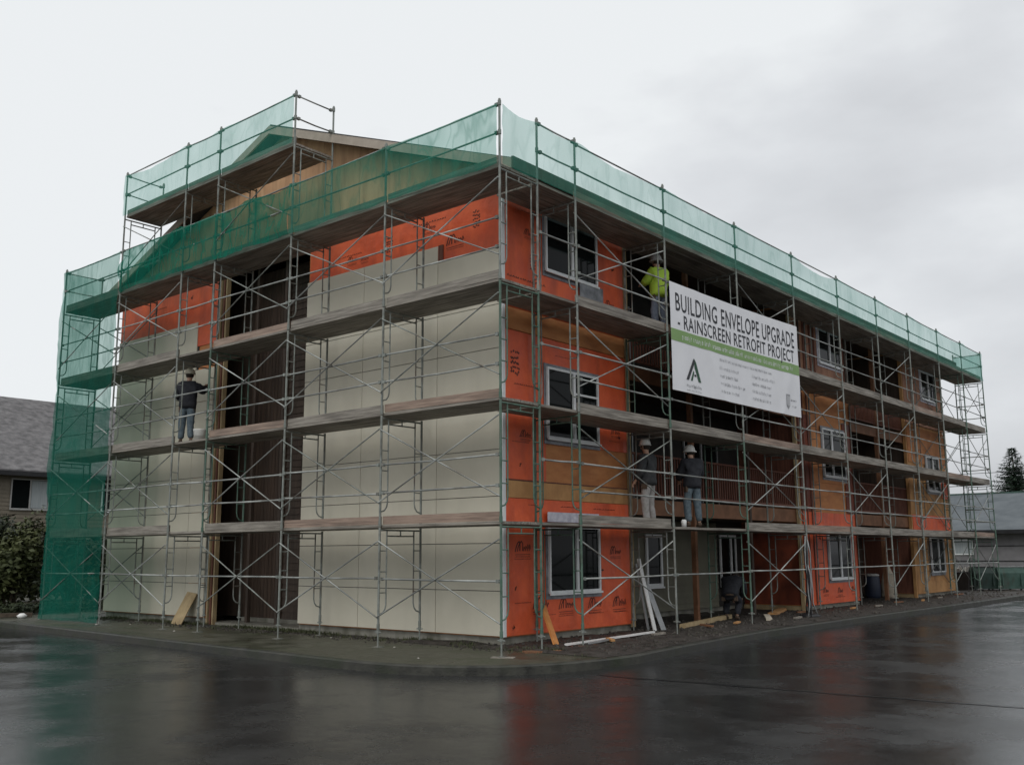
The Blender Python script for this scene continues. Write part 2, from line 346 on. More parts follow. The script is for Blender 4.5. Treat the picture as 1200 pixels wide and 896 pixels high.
# kerb line
arc = []
kl = [(-60, .8), (-30, -.4), (-15.3, -1.05), (-8.6, -1.41), (-4, -1.65), (-1.4, -1.76)]
c0, c1, c2 = (-1.4, -1.76), (1.5, -1.75), (1.48, 1.6)
for i in range(1, 12):
    t = i/12; arc.append(((1-t)**2*c0[0]+2*t*(1-t)*c1[0]+t*t*c2[0], (1-t)**2*c0[1]+2*t*(1-t)*c1[1]+t*t*c2[1]))
kr = [(1.48, 1.6), (1.25, 3.4), (.92, 7.3), (.88, 12), (.98, 18), (1.02, 27), (1.6, 36), (8, 44), (60, 60)]
line = kl + arc + kr
def offset(line, d):
    o = []
    for i, p in enumerate(line):
        a = Vector(line[max(i-1, 0)]); b = Vector(line[min(i+1, len(line)-1)]); t = (b-a).normalized(); n = Vector((-t.y, t.x))
        o.append((p[0]+n.x*d, p[1]+n.y*d))
    return o
inner = offset(line, .15)
# kerb: real step, slightly rounded lip
mb = MB()
lip = offset(line, .025)
for i in range(len(line)-1):
    (ax, ay), (bx, by) = line[i], line[i+1]; (cx, cy), (dx, dy) = lip[i], lip[i+1]; (ex, ey), (fx, fy) = inner[i], inner[i+1]
    mb.quad((ax, ay, ROADZ-.02), (bx, by, ROADZ-.02), (bx, by, G-.015), (ax, ay, G-.015))
    mb.quad((ax, ay, G-.015), (bx, by, G-.015), (dx, dy, G+.004), (cx, cy, G+.004))
    mb.quad((cx, cy, G+.004), (dx, dy, G+.004), (fx, fy, G+.004), (ex, ey, G+.004))
    mb.quad((ex, ey, G+.004), (fx, fy, G+.004), (fx, fy, ROADZ-.02), (ex, ey, ROADZ-.02))
kind(mb.build('kerb', 'kerb'), 'structure')
mb = MB()
mid = len(kl) + 9
pl = inner[:mid+1]
mb.poly([(x, y, G) for x, y in pl] + [(inner[mid][0], 3, G), (-.2, 3, G), (-.2, 12, G), (-60, 12, G)])
kind(mb.build('pavement', 'pave'), 'structure')
# soil strip beside right-hand wall, uneven
mb = MB()
def kx(y):
    for a, b in zip(inner[mid-1:], inner[mid:]):
        if a[1] <= y <= b[1]: return a[0] + (b[0]-a[0])*(y-a[1])/(b[1]-a[1]+1e-9)
    return 1.3
ny, nx = 260, 20
idx = {}
for j in range(ny+1):
    y = .9 + 34.5*(j/ny)**1.25
    for i in range(nx+1):
        x = -3.2 + (kx(y)+3.2)*i/nx
        hgt = .012 + (0 if i == nx else .05*max(0, mnoise.noise((x*1.7, y*1.7, 0)) + .25) + .03*abs(mnoise.noise((x*7, y*7, 3))))
        if j == 0: hgt = .006
        idx[i, j] = len(mb.v); mb.v.append((x, y, G+hgt-(.004 if i == nx else 0)))
for j in range(ny):
    for i in range(nx): mb.f.append((idx[i, j], idx[i+1, j], idx[i+1, j+1], idx[i, j+1])); mb.mi.append(0)
kind(mb.build('soil', 'soil', smooth=True), 'structure')
# far ground
mb = MB(); mb.quad((-300, 35.4, ROADZ+.03), (-3.3, 35.4, ROADZ+.03), (-3.3, 300, ROADZ+.03), (-300, 300, ROADZ+.03)); kind(mb.build('far_ground', 'moss'), 'structure')
mb = MB(); mb.quad((-300, 12.1, ROADZ+.05), (-15.5, 12.1, ROADZ+.05), (-15.5, 35.3, ROADZ+.05), (-300, 35.3, ROADZ+.05)); kind(mb.build('lawn', 'moss'), 'structure')
# tar seams on the road
mb = MB()
def strip(mb, pts, wd, z):
    for (a, b) in zip(pts, pts[1:]):
        a = Vector(a); b = Vector(b); t = (b-a).normalized(); n = Vector((-t.y, t.x))*wd/2
        mb.quad((*(a-n), z), (*(b-n), z), (*(b+n), z), (*(a+n), z))
p = [(1.8, .0)]
for i in range(1, 26): p.append((1.8+.3*i, -.02+.024*i*1.0+random.uniform(-.035, .035)))
for i, q in enumerate(zip(p, p[1:])): strip(mb, q, random.uniform(.05, .13), ROADZ+.004)
M['tar'] = mat('tar_seam', (.008, .008, .009), (.015, .015, .016), 3, rough=.3)
kind(mb.build('road_seam', 'tar'), 'structure')
# rubble & weeds (uncountable)
def chunk(mb, x, y, z, s):
    n0 = len(mb.v); a = random.uniform(0, 6.28)
    for k in range(4):
        t = a+k*1.57+random.uniform(-.3, .3); mb.v.append((x+s*math.cos(t)*random.uniform(.6, 1), y+s*math.sin(t)*random.uniform(.6, 1), z-.01))
    for k in range(3):
        t = a+k*2.1+random.uniform(-.3, .3); mb.v.append((x+.6*s*math.cos(t), y+.6*s*math.sin(t), z+s*random.uniform(.3, .8)))
    for q in ((0,1,4),(1,5,4),(1,2,5),(2,3,6),(2,6,5),(3,0,4),(3,4,6),(4,5,6)): mb.f.append(tuple(n0+i for i in q)); mb.mi.append(0)
mb = MB()
for i in range(3400):
    y = 1.2 + 29*random.random()**1.2; x = random.uniform(-1.4, kx(y)-.05) if random.random() < .7 else random.uniform(-2.6, .2)
    chunk(mb, x, y, G+.03, random.choice((.01, .015, .02, .03, .045)) * random.uniform(.7, 1.3))
for i in range(3200):
    x = random.uniform(-14.8, -.6); y = 1.32-abs(random.gauss(0, .28)); chunk(mb, x, y, G, random.uniform(.008, .04))
kind(mb.build('rubble', 'rubble'), 'stuff')
mb = MB()
def blade(mb, x, y, z, h):
    a = random.uniform(0, 6.28); dx, dy = math.cos(a)*h*.5, math.sin(a)*h*.5; wx, wy = -math.sin(a)*h*.12, math.cos(a)*h*.12
    n = len(mb.v); mb.v += [(x-wx, y-wy, z), (x+wx, y+wy, z), (x+dx, y+dy, z+h*random.uniform(.5, 1))]; mb.f.append((n, n+1, n+2)); mb.mi.append(0)
for i in range(11000):
    x = random.uniform(-15, 0.2); y = 1.33-abs(random.gauss(0, .2))
    if mnoise.noise((x*1.4, y*2, 5)) + .25 < random.random()*.6: continue
    blade(mb, x, y, G, random.uniform(.03, .11))
for i in range(2200):
    y = random.uniform(-1, 7); x = random.uniform(-.9, 1.2)
    if x > kx(max(y, 1))-.1 or mnoise.noise((x*1.5, y*1.5, 9)) < .05 or y < .3: continue
    blade(mb, x, y, G+.02, random.uniform(.02, .06))
kind(mb.build('weeds', 'moss'), 'stuff')

# ------------------------------------------------------------------ the apartment block
XW, YW, XR = -1.10, 1.35, -2.90
B = empty('apartment_building', (-8, 14, G), 'three storey apartment block stripped to orange house wrap, plywood and beige panels inside scaffolding', 'building')
FT = .10  # foundation top
mb = MB()
mb.box(-6.80, -1.16, 1.41, 5.36, G-.1, FT-.003); mb.box(-14.86, -10.25, 1.41, 1.60, G-.1, FT-.003); mb.box(-9.9, -6.80, 2.12, 5.3, G-.1, FT)
mb.box(-14.8, XR-.06, 5.36, 26.6, G-.1, FT-.003); mb.box(XR-.06, -1.16, 13.73, 17.55, G-.1, FT-.003); mb.box(XR-.06, -1.16, 22.65, 26.6, G-.1, FT-.003)
mb.box(-10.25, -6.8, 1.45, 2.12, G-.1, G+.06)
mb.build('foundation', 'concrete', B)
TOP = 8.36
# structural walls (plywood sheathing shows where nothing covers it)
def wallbox(name, x0, x1, y0, y1, z0, z1, m): return MB().box(x0, x1, y0, y1, z0, z1).build(name, m, B)
wallbox('wall', -6.75, XW-.02, YW+.02, 5.40, FT, TOP, 'ply')
wallbox('wall', -14.88, -10.27, YW+.02, YW+.16, FT, TOP, 'ply')
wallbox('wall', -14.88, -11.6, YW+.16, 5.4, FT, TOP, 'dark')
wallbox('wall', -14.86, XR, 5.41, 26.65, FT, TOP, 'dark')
wallbox('wall', XR, XW-.02, 13.70, 17.60, FT, TOP, 'ply')
wallbox('wall', XR, XW-.02, 22.60, 26.68, FT, TOP, 'osb')
# stair recess: red-brown board wall, then horizontal lap siding
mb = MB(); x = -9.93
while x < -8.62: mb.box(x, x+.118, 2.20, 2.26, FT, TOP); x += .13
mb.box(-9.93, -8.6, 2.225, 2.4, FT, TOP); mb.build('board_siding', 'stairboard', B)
def lap(axis, c, a0, a1, z0, z1, m, step=.155, name='lap_siding', sgn=-1):
    mb = MB(); z = z0
    while z < z1-.02:
        zt = min(z+step, z1)
        if axis == 'y':
            mb.prism([(c+sgn*.028, z), (c+sgn*.008, zt), (c-sgn*.0, zt), (c-sgn*.0, z)], 'x', a0, a1)   # (y,z) extruded in x
        else:
            mb.prism([(c+sgn*.028, z), (c+sgn*.008, zt), (c, zt), (c, z)], 'y', a0, a1)
        z += step
    return mb.build(name, m, B)
lap('y', 2.25, -8.58, -6.76, FT, TOP, 'brownboard')
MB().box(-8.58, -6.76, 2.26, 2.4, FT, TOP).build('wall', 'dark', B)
# return wall facing the opening and exposed studs
MB().box(-11.58, -11.5, 1.55, 5.3, FT, TOP).build('wall', 'brownboard', B)
MB().box(-11.49, -9.95, 3.1, 3.2, FT, TOP).build('wall', 'brownboard', B)
for xs, m in ((-10.21, 'stud'), (-10.08, 'redwood'), (-9.98, 'stud')):
    MB().box(xs, xs+.05, YW+.03, YW+.13, G, TOP).build('stud', m, B)
MB().box(-6.745, -6.70, 1.62, 1.66, FT, TOP).build('stud', 'stud', B)
MB().box(-11.49, -9.95, 2.30, 2.38, FT, TOP).build('wall', 'brownboard', B)
for xs in (-9.3, -8.2):
    MB().box(xs, xs+.09, 1.80, 1.89, G, TOP).build('stair_post', 'brownboard', B)

# beige fibre cement panels on the gable side
zs = [.115, .88, 1.70, 2.52, 3.35, 4.10, 5.19, 6.00, 7.42]
MB().box(-6.75, -1.14, YW+.0, YW+.017, .12, 7.0).build('joint_shade_backing', 'black', B); MB().box(-14.87, -11.0, YW+.0, YW+.017, .12, 6.59).build('joint_shade_backing', 'black', B)  # black backing sheets, added so the open panel joints look shaded
def panel(x0, x1, z0, z1): MB().box(x0+.0065, x1-.0065, YW-.022+random.uniform(-.002, .002), YW-.002, z0+.0065, z1-.0065).build('siding_panel', 'siding', B)
for (x0, x1) in ((-6.76, -4.88), (-4.88, -2.74), (-2.74, -1.13)):
    for z0, z1 in zip(zs, zs[1:]):
        if x1 == -1.13 and z1 == 7.42: z1 = 7.08
        panel(x0, x1, z0, z1)
for (x0, x1) in ((-14.88, -13.0), (-13.0, -11.05), (-11.05, -10.26)):
    for z0, z1 in zip(zs, zs[1:]):
        if z1 == 7.42:
            z1 = 7.22
            if x1 == -10.26: continue
        panel(x0, x1, z0, z1)
MB().box(-1.128, XW+.012, YW-.03, YW+.045, .11, 8.3).build('corner_trim', 'vinyl', B)

# printed marks on house wrap
def marks(mb, P, kindm, s):
    """P(u,v) -> 3D; scribbled trade mark made of thin strokes"""
    def st(a, b, wd=.016):
        a = Vector(a)*s; b = Vector(b)*s; t = (b-a); n = Vector((-t.y, t.x)).normalized()*wd*s*1.2/2
        q = [a-n, b-n, b+n, a+n]; mb.poly([P(c.x, c.y) for c in q], 1)
    if kindm == 'logo':
        j = random.uniform(-.02, .02)
        pts = [(-.30, -.10), (-.26, .02), (-.20, .13+j), (-.13, .16), (-.11, .06), (-.12, -.08)]
        for a, b in zip(pts, pts[1:]): st(a, b, .03)
        pts = [(-.22, -.09), (-.18, .03), (-.12, .10), (-.05, .17), (0, .10), (-.01, -.08)]
        for a, b in zip(pts, pts[1:]): st(a, b, .028)
        x = .03
        for k in range(4):
            h = random.choice((.10, .14, .08)); st((x, -.08), (x+.02, h-.05), .022); st((x+.02, h-.05), (x+.06, -.06+random.uniform(0, .06)), .02); x += .075
        st((-.30, -.17), (.30, -.165), .012)
        for k in range(14):
            xx = -.28+.042*k; st((xx, -.235), (xx+random.uniform(.01, .03), -.205), .012)
    elif kindm == 'line':
        x = -.45
        while x < .45:
            w_ = random.uniform(.02, .07); st((x, 0), (x+w_*.5, .03*random.random()+.01), .013); st((x+w_*.5, .025), (x+w_, 0), .012); x += w_+random.uniform(.012, .035)
    elif kindm == 'blot':
        for k in range(7):
            a = random.uniform(0, 6.28); r = random.uniform(.02, .11); st((0, 0), (r*math.cos(a), r*math.sin(a)), .03)
    elif kindm == 'stack':
        for k in range(5):
            y = .12-.06*k; x = -.07
            while x < .07: st((x, y), (x+.02, y+random.uniform(-.03, .03)), .02); x += random.uniform(.02, .04)
def wrap_right(y0, y1, z0, z1, ms, m='wrap', xf=XW, name='house_wrap', th=.008):
    mb = MB(); n = max(2, int((y1-y0)/.5))
    mb.box(xf-.018, xf+th, y0, y1, z0, z1)
    for (kd, y, z, s) in ms:
        marks(mb, lambda u, v: (xf+th+.003, y+u, z+v), kd, s)
    return mb.build(name, [m, 'ink'], B)
def wrap_left(x0, x1, z0, z1, ms, m='wrap', th=.006):
    mb = MB(); mb.box(x0, x1, YW+.018, YW-th, z0, z1)
    for (kd, x, z, s) in ms: marks(mb, lambda u, v: (x+u, YW-th-.003, z+v), kd, s)
    return mb.build('house_wrap', [m, 'ink'], B)
# block one, right-hand face
L_ = 'logo'
wrap_right(1.40, 5.27, .12, 2.49, [(L_, 2.35, .62, .75), (L_, 3.10, .58, .72), (L_, 4.02, .56, .72), (L_, 4.85, .55, .75), (L_, 1.85, 1.62, .7), (L_, 4.75, 1.55, .62),
    ('line', 1.85, 1.42, .5), ('blot', 1.65, .92, .6), ('line', 1.85, .66, .5), ('line', 2.6, .42, .4), ('line', 3.1, .38, .5), ('line', 4.05, .38, .5), ('line', 4.9, .37, .5),
    ('line', 2.2, 2.38, .4), ('line', 3.3, 2.37, .7), ('line', 4.4, 2.36, .8), ('blot', 1.6, .25, .5), ('blot', 4.3, 1.2, .5)])
wrap_right(1.40, 2.55, 2.83, 5.54, [('stack', 1.66, 4.95, 1.6), ('line', 2.0, 4.55, .8), ('blot', 1.75, 4.18, .6), ('blot', 2.35, 4.7, .4), ('line', 2.0, 3.6, .5), ('line', 1.8, 3.5, .5), (L_, 1.95, 3.65, .5), ('blot', 1.8, 3.1, .4)], )
wrap_right(2.552, 5.27, 3.56, 5.54, [('line', 4.8, 4.1, .5), (L_, 4.85, 3.95, .5), ('line', 3.1, 5.25, .5), ('line', 4.8, 3.75, .4), ('blot', 5.0, 3.85, .5)])
wrap_right(1.40, 5.27, 5.99, 8.33, [('line', 2.0, 6.55, 1.2), ('stack', 2.2, 6.95, 1.0), ('blot', 2.3, 6.35, .5), ('line', 1.9, 6.3, .5), (L_, 4.75, 6.62, .5), ('line', 4.8, 6.35, .6), ('line', 4.8, 6.2, .6), (L_, 2.1, 7.5, .5), ('line', 2.1, 7.9, .5), ('blot', 4.9, 7.4, .6)])
# curled darker plywood course between storeys
MB().box(XW-.018, XW+.016, 1.42, 3.3, 2.50, 2.80).box(XW-.018, XW+.014, 3.306, 5.25, 2.50, 2.80).build('plywood_course', 'osb', B)
MB().box(XW-.018, XW+.018, 1.42, 5.25, 2.805, 2.825).build('plywood_joint', 'redwood', B)
MB().box(XW-.018, XW+.016, 1.42, 2.9, 5.56, 5.96).box(XW-.018, XW+.013, 2.906, 5.25, 5.56, 5.96).build('plywood_course', 'ply', B)
MB().box(XW-.015, XW+.02, 5.28, 5.41, G+.1, 8.33).build('corner_stud', 'stud', B)
# gable-side wrap
wrap_left(-6.70, -1.14, 7.0, 8.40, [('stack', -4.15, 7.75, 1.2), ('stack', -1.75, 7.75, 1.2), (L_, -2.3, 7.45, .75), ('line', -3.0, 7.95, 1.0), (L_, -3.0, 7.85, .55), ('line', -5.4, 7.75, .8), (L_, -5.3, 7.65, .5), ('line', -6.3, 7.65, .6), (L_, -4.9, 7.6, .4)])
wrap_left(-14.86, -10.26, 6.6, 8.40, [('blot', -11.4, 7.9, .7), ('line', -12.9, 7.85, .7), ('line', -11.2, 7.6, .6)])
MB().box(-2.72, -2.60, YW-.03, YW+.0, 7.08, 7.42).build('starter_strip', 'redwood', B)
# gable above the eaves: plywood sheets up to the rake
def roofz(x): return 11.22 - (abs(x+7.9))*.384
x = -14.88
while x < -1.2:
    x1 = min(x+1.22, -1.14)
    cuts = [x] + ([-7.9] if x < -7.9 < x1 else []) + [x1]
    pts = [(x+.004, 8.41)] + [(x1-.004, 8.41)] + [(c_, roofz(c_)-.02) for c_ in reversed(cuts)]
    pts[2] = (x1-.004, pts[2][1]); pts[-1] = (x+.004, pts[-1][1])
    MB().prism(pts, 'y', YW, YW+.13).build('gable_sheathing', 'ply_gable', B); x += 1.22
# roof
roof = MB()
th = .13
roof.prism([(-.58, 8.42), (-7.9, 11.23), (-15.22, 8.42), (-15.22, 8.42+th), (-7.9, 11.23+th+.01), (-.58, 8.42+th)], 'y', 1.0, 27.1)
roof = roof.build('roof', 'shingle_dark', B)
for sx in (1, -1):
    x0 = -7.9+sx*7.34
    MB().prism([(x0, 8.33), (-7.9, 11.13), (-7.9, 11.32), (x0, 8.52)], 'y', .955, .997).build('rake_board', 'fascia', roof)
MB().box(-.575, -.53, .98, 27.12, 8.34, 8.56).build('gutter', 'brownboard', roof)
MB().box(XR-.1, -.60, 1.36, 27.0, 8.365, 8.40).build('soffit', 'brownboard', roof)

# windows on x = const faces
def window_x(x, y0, y1, z0, z1, mull=None, flash=True, sill=True, curtain=False, framew=.045, tape='flash', m='vinyl', parent=B, dbl=False):
    f = MB(); d = .045; w_ = framew
    f.box(x, x+d, y0, y1, z1-w_, z1); f.box(x, x+d, y0, y1, z0, z0+w_); f.box(x, x+d, y0, y0+w_, z0+w_, z1-w_); f.box(x, x+d, y1-w_, y1, z0+w_, z1-w_)
    if mull: f.box(x, x+d+.006, mull-.035, mull+.035, z0+w_, z1-w_)
    if dbl: f.box(x, x+d-.006, mull+.035, y1-w_, (z0+z1)/2-.02+.25, (z0+z1)/2+.02+.25)
    f = f.build('window', m, parent)
    MB().quad((x+.012, y0+w_, z0+w_), (x+.012, y1-w_, z0+w_), (x+.012, y1-w_, z1-w_), (x+.012, y0+w_, z1-w_)).build('pane', 'glass', f)
    if flash:
        g = MB(); t = .065; xx = x+.004
        g.box(x-.004, xx, y0-t, y0-.001, z0-t*1.6, z1+t); g.box(x-.004, xx, y1+.001, y1+t, z0-t*1.6, z1+t); g.box(x-.004, xx, y0-.001, y1+.001, z0-t*1.6, z0-.001); g.box(x-.004, xx, y0-.001, y1+.001, z1+.001, z1+t)
        g.build('flashing', tape, f)
    if sill: MB().box(x+.046, x+.075, y0-.02, y1+.02, z0-.035, z0+.005).build('sill', m, f)
    return f
xf = XW+.02
window_x(xf, 2.56, 4.17, .80, 2.02, 3.42)
wf = window_x(xf, 2.56, 4.22, 3.64, 5.00, 3.40, dbl=True)
wf2 = window_x(xf, 2.56, 4.28, 6.88, 8.12, 3.42)
MB().box(xf+.047, xf+.055, 2.5, 4.12, 2.09, 2.27).build('flashing', 'flashlight', B)
# loose flashing draped from top right window
MB().box(xf+.047, xf+.062, 3.62, 4.42, 6.52, 6.87).build('flashing', 'flash', wf2)
# block two and three faces
wrap_right(13.68, 17.58, .10, 2.60, [(L_, 15.0, .45, .6), (L_, 16.0, .42, .6), (L_, 17.0, .42, .6), ('line', 16, .25, .7), ('blot', 14.8, 1.9, .9), ('blot', 17.2, 1.8, .9)])
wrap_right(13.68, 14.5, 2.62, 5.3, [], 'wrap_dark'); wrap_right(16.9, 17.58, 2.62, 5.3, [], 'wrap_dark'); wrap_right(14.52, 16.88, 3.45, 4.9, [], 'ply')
wrap_right(13.68, 17.58, 6.0, 8.33, [], 'plypink')
y = 13.75
for i in range(26):
    yy = 13.75 + i*.15
    if 15.2 < yy < 17.1 or random.random() < .25: continue
    MB().box(XW+.008, XW+.04, yy, yy+.055, 5.95, 8.3).build('batten', random.choice(('redwood', 'redwood', 'brownboard')), B)
for yy in (13.72, 14.05, 14.35, 17.15, 17.45):
    MB().box(XW+.008, XW+.03, yy, yy+.05, .12, 5.9).build('batten', 'redwood', B)
window_x(xf, 15.30, 16.92, .76, 2.04, 16.1); window_x(xf, 15.30, 16.92, 3.64, 5.02, 15.95); window_x(xf, 15.40, 17.05, 6.95, 8.10, 16.2, tape='flashlight')
wrap_right(22.62, 26.66, 2.2, 2.75, [], 'wrap'); wrap_right(22.62, 26.66, .1, .5, [], 'osb')
wrap_right(22.62, 26.66, 5.9, 8.33, [], 'plypink'); wrap_right(26.0, 26.66, 3.4, 4.2, [], 'wrap'); wrap_right(22.62, 26.66, 4.55, 5.8, [], 'ply', name='plywood_course')
window_x(xf, 24.15, 25.60, .78, 1.98, 24.95, sill=False); window_x(xf, 24.35, 25.75, 3.62, 4.85, 25.05); window_x(xf, 24.4, 25.95, 6.92, 7.95, 25.2, tape='flashlight')
MB().box(XW-.015, XW+.02, 26.68, 26.80, G+.1, 8.33).build('corner_stud', 'stud', B)
# side return walls of blocks two and three (face the camera)
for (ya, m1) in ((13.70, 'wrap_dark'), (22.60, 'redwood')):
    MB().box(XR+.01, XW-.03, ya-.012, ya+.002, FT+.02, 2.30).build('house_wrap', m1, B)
    MB().box(XR+.01, XW-.03, ya-.012, ya+.002, 2.75, 5.2).build('board_siding', 'redwood' if ya < 20 else 'brownboard', B)
    MB().box(XR+.01, XW-.03, ya-.012, ya+.002, 5.6, 8.3).build('board_siding', 'brownboard', B)
    MB().box(XW-.10, XW-.0, ya-.10, ya-.014, G, 8.3).build('corner_stud', 'stud' if ya < 20 else 'osb', B)
    MB().box(XR+.02, XW-.12, ya-.08, ya-.014, G, G+.14).build('bottom_plate', 'stud', B)
# recess walls
lap('x', XR+.004, 5.42, 12.2, FT, 2.3, 'lap', sgn=1)
lap('x', XR+.004, 17.62, 22.58, FT, 2.3, 'brownboard', sgn=1)
for (y0, y1) in ((5.42, 13.66), (17.64, 22.56)):
    for fl, z in enumerate((2.34, 5.20)):
        MB().box(XR+.03, XW-.16, y0, y1, z, z+.26).build('balcony_floor', 'brownboard', B)
        MB().box(XW-.155, XW-.115, y0, y1, z-.03, z+.30).build('rim_board', 'rimwood', B)
        rl = MB(); zz = z+.38; xx = XW-.135
        rl.box(xx-.04, xx+.04, y0+.02, y1-.02, zz+.86, zz+.90); rl.box(xx-.02, xx+.02, y0+.02, y1-.02, zz, zz+.05)
        yy = y0+.1
        while yy < y1-.06: rl.box(xx-.015, xx+.015, yy, yy+.032, zz+.05, zz+.86); yy += .115
        rl.build('balcony_railing', 'redwood', B)
    n = 2 if y0 < 10 else 1
    for k in range(n):
        yy = y0 + (y1-y0)*(k+1)/(n+1); MB().box(XW-.20, XW-.09, yy-.05, yy+.05, G, 8.34).build('balcony_post', 'brownboard' if k else 'rimwood', B)
window_x(XR+.035, 8.62, 9.35, .70, 1.96, None, flash=False, framew=.08); window_x(XR+.035, 12.3, 13.2, .60, 1.98, 12.9, flash=False, framew=.05)
for z in (2.62, 5.48):
    window_x(XR+.01, 6.4, 8.2, z, z+2.05, 7.3, flash=False, sill=False, m='greysheet'); window_x(XR+.01, 10.6, 12.4, z, z+2.05, 11.5, flash=False, sill=False, m='greysheet')
    window_x(XR+.01, 18.6, 20.4, z, z+2.05, 19.5, flash=False, sill=False, m='greysheet')
window_x(XR+.04, 18.4, 20.2, .3, 2.1, 19.3, flash=False, sill=False, m='greysheet')

# ------------------------------------------------------------------ scaffolding
LIFT = 1.98; Z1 = 1.9815
def dk(n): return Z1 + (n-1)*LIFT
LX = [0, -2.81, -5.62, -8.35, -9.69, -12.48, -15.42]
RY = [2.12, 5.21, 8.36, 11.44, 14.36, 17.32, 20.15, 23.11, 25.82, 28.40]
def frame_mesh(h, low):
    """walk-through frame in the local y-z plane, outer post at y=0, inner post at y=1"""
    mb = MB(); r = .0215
    for y in (0, 1):
        mb.tube([(0, y, low), (0, y, h)], r, 8)
        mb.tube([(0, y, low), (0, y, low+.10)], .028, 8)
    s = .17
    mb.tube([(0, 0, h-.045), (0, 1, h-.045)], .017, 6)
    mb.tube([(0, s, h-.145), (0, 1-s, h-.145)], .014, 6)
    mb.tube([(0, .5, h-.145), (0, .5, h-.045)], .012, 6)
    for y, d in ((0, 1), (1, -1)):
        a = y+d*s
        mb.tube([(0, a, h-.05), (0, a, low+.42), (0, a-d*.02, low+.34), (0, a-d*.07, low+.28), (0, y, low+.25)], .0135, 6)
        for k in range(3): mb.tube([(0, y, low+.62+k*.36), (0, a, low+.62+k*.36)], .011, 6)
    return mb
def proto(mb, name, m):
    me_o = mb.build(name, m); me = me_o.data; bpy.data.objects.remove(me_o); return me
FR = {(k, m): proto(frame_mesh(LIFT-.0, (.24 if k == 'base' else .02)), 'scaffold_frame', m) for k in ('base', 'std') for m in ('steel', 'green_steel')}
def put(me, name, parent, loc, rz=0):
    o = bpy.data.objects.new(name, me); col.objects.link(o); o.parent = parent
    o.location = Vector(loc) - parent_loc(parent); o.rotation_euler = (0, 0, rz); return o
jm = MB(); jm.tube([(0, 0, -.045), (0, 0, .27)], .015, 8); jm.box(-.075, .075, -.075, .075, -.05, -.04); jm.tube([(-.07, 0, .20), (.07, 0, .20)], .012, 6); jm.tube([(0, 0, .18), (0, 0, .235)], .03, 8)
JM = proto(jm, 'base_jack', 'steel')
guard = MB(); guard.tube([(0, 0, 0), (0, 0, 1.20)], .0205, 8); guard.tube([(0, 0, 1.08), (0, 0, 1.17)], .032, 6); guard.tube([(0, 0, .56), (0, 0, .64)], .032, 6); GP = proto(guard, 'guard_post', 'steel')

def deck_part(parent, axis, a, b, z, m='plank', o0=.03, o1=.985, sgn=1):
    mb = MB(); n = 4; wd = (o1-o0)/n
    for k in range(n):
        p0 = o0+k*wd+.006; p1 = o0+(k+1)*wd-.006; e0 = random.uniform(.0, .02); zz = z+random.uniform(0, .006)
        if axis == 'x': mb.box(a+e0, b-.002, p0, p1, zz, zz+.045)
        else: mb.box(-p0, -p1, a+e0, b-.002, zz, zz+.045)
    return mb.build('deck', m if axis == 'x' else m+'_y', parent)
def toe_part(deck, axis, a, b, z, m='plank'):
    mb = MB()
    w0 = random.uniform(-.008, .008)
    if axis == 'x': mb.bar((a+.03, .055, z+.125+w0), (b-.03, .055, z+.125-w0), .032, .145)
    else: mb.bar((-.055, a+.03, z+.125+w0), (-.055, b-.03, z+.125-w0), .032, .145)
    return mb.build('toe_board', m if axis == 'x' else m+'_y', deck)
def rail_part(parent, p, q, m='galv', r=.0165):
    p = Vector(p)+Vector((0, 0, random.uniform(-.018, .018))); q = Vector(q)+Vector((0, 0, random.uniform(-.018, .018)))
    mb = MB(); mb.tube([p, (p+q)/2+Vector((0, 0, random.uniform(-.014, .002))), q], r, 8)
    d = (Vector(q)-Vector(p)).normalized()
    for c, s in ((Vector(p), 1), (Vector(q), -1)):
        mb.bar(c+d*s*.03, c+d*s*.09, .055, .055, 1)
    return mb.build('guard_rail', [m, 'steel'], parent)
def brace_part(parent, axis, a, b, z, off=0.0, single=0, m='galv'):
    mb = MB()
    z0, z1 = z+.44+random.uniform(-.03, .03), z+LIFT-.22+random.uniform(-.03, .02)
    def P(t, zz, o): return (t, off+o, zz) if axis == 'x' else (-off-o, t, zz)
    mid_ = (a+b)/2; s_ = (-.03 if axis == 'x' else .035) if off < .5 else .03
    if single != 2: mb.tube([P(a, z1, s_), P(mid_, (z0+z1)/2, s_*1.1), P(b, z0, s_)], .0125, 6)
    if single != 1: mb.tube([P(a, z0, s_-.012), P(mid_, (z0+z1)/2, s_*1.1-.02), P(b, z1, s_-.012)], .0125, 6)
    return mb.build('cross_brace', m, parent)

SL = empty('scaffold', (-7.7, .5, G), 'tall steel frame scaffold along the beige panelled gable side, with a raised top platform', 'scaffold')
SR = empty('scaffold', (-.5, 15.3, G), 'long steel frame scaffold along the orange window side, carrying the white banner', 'scaffold')
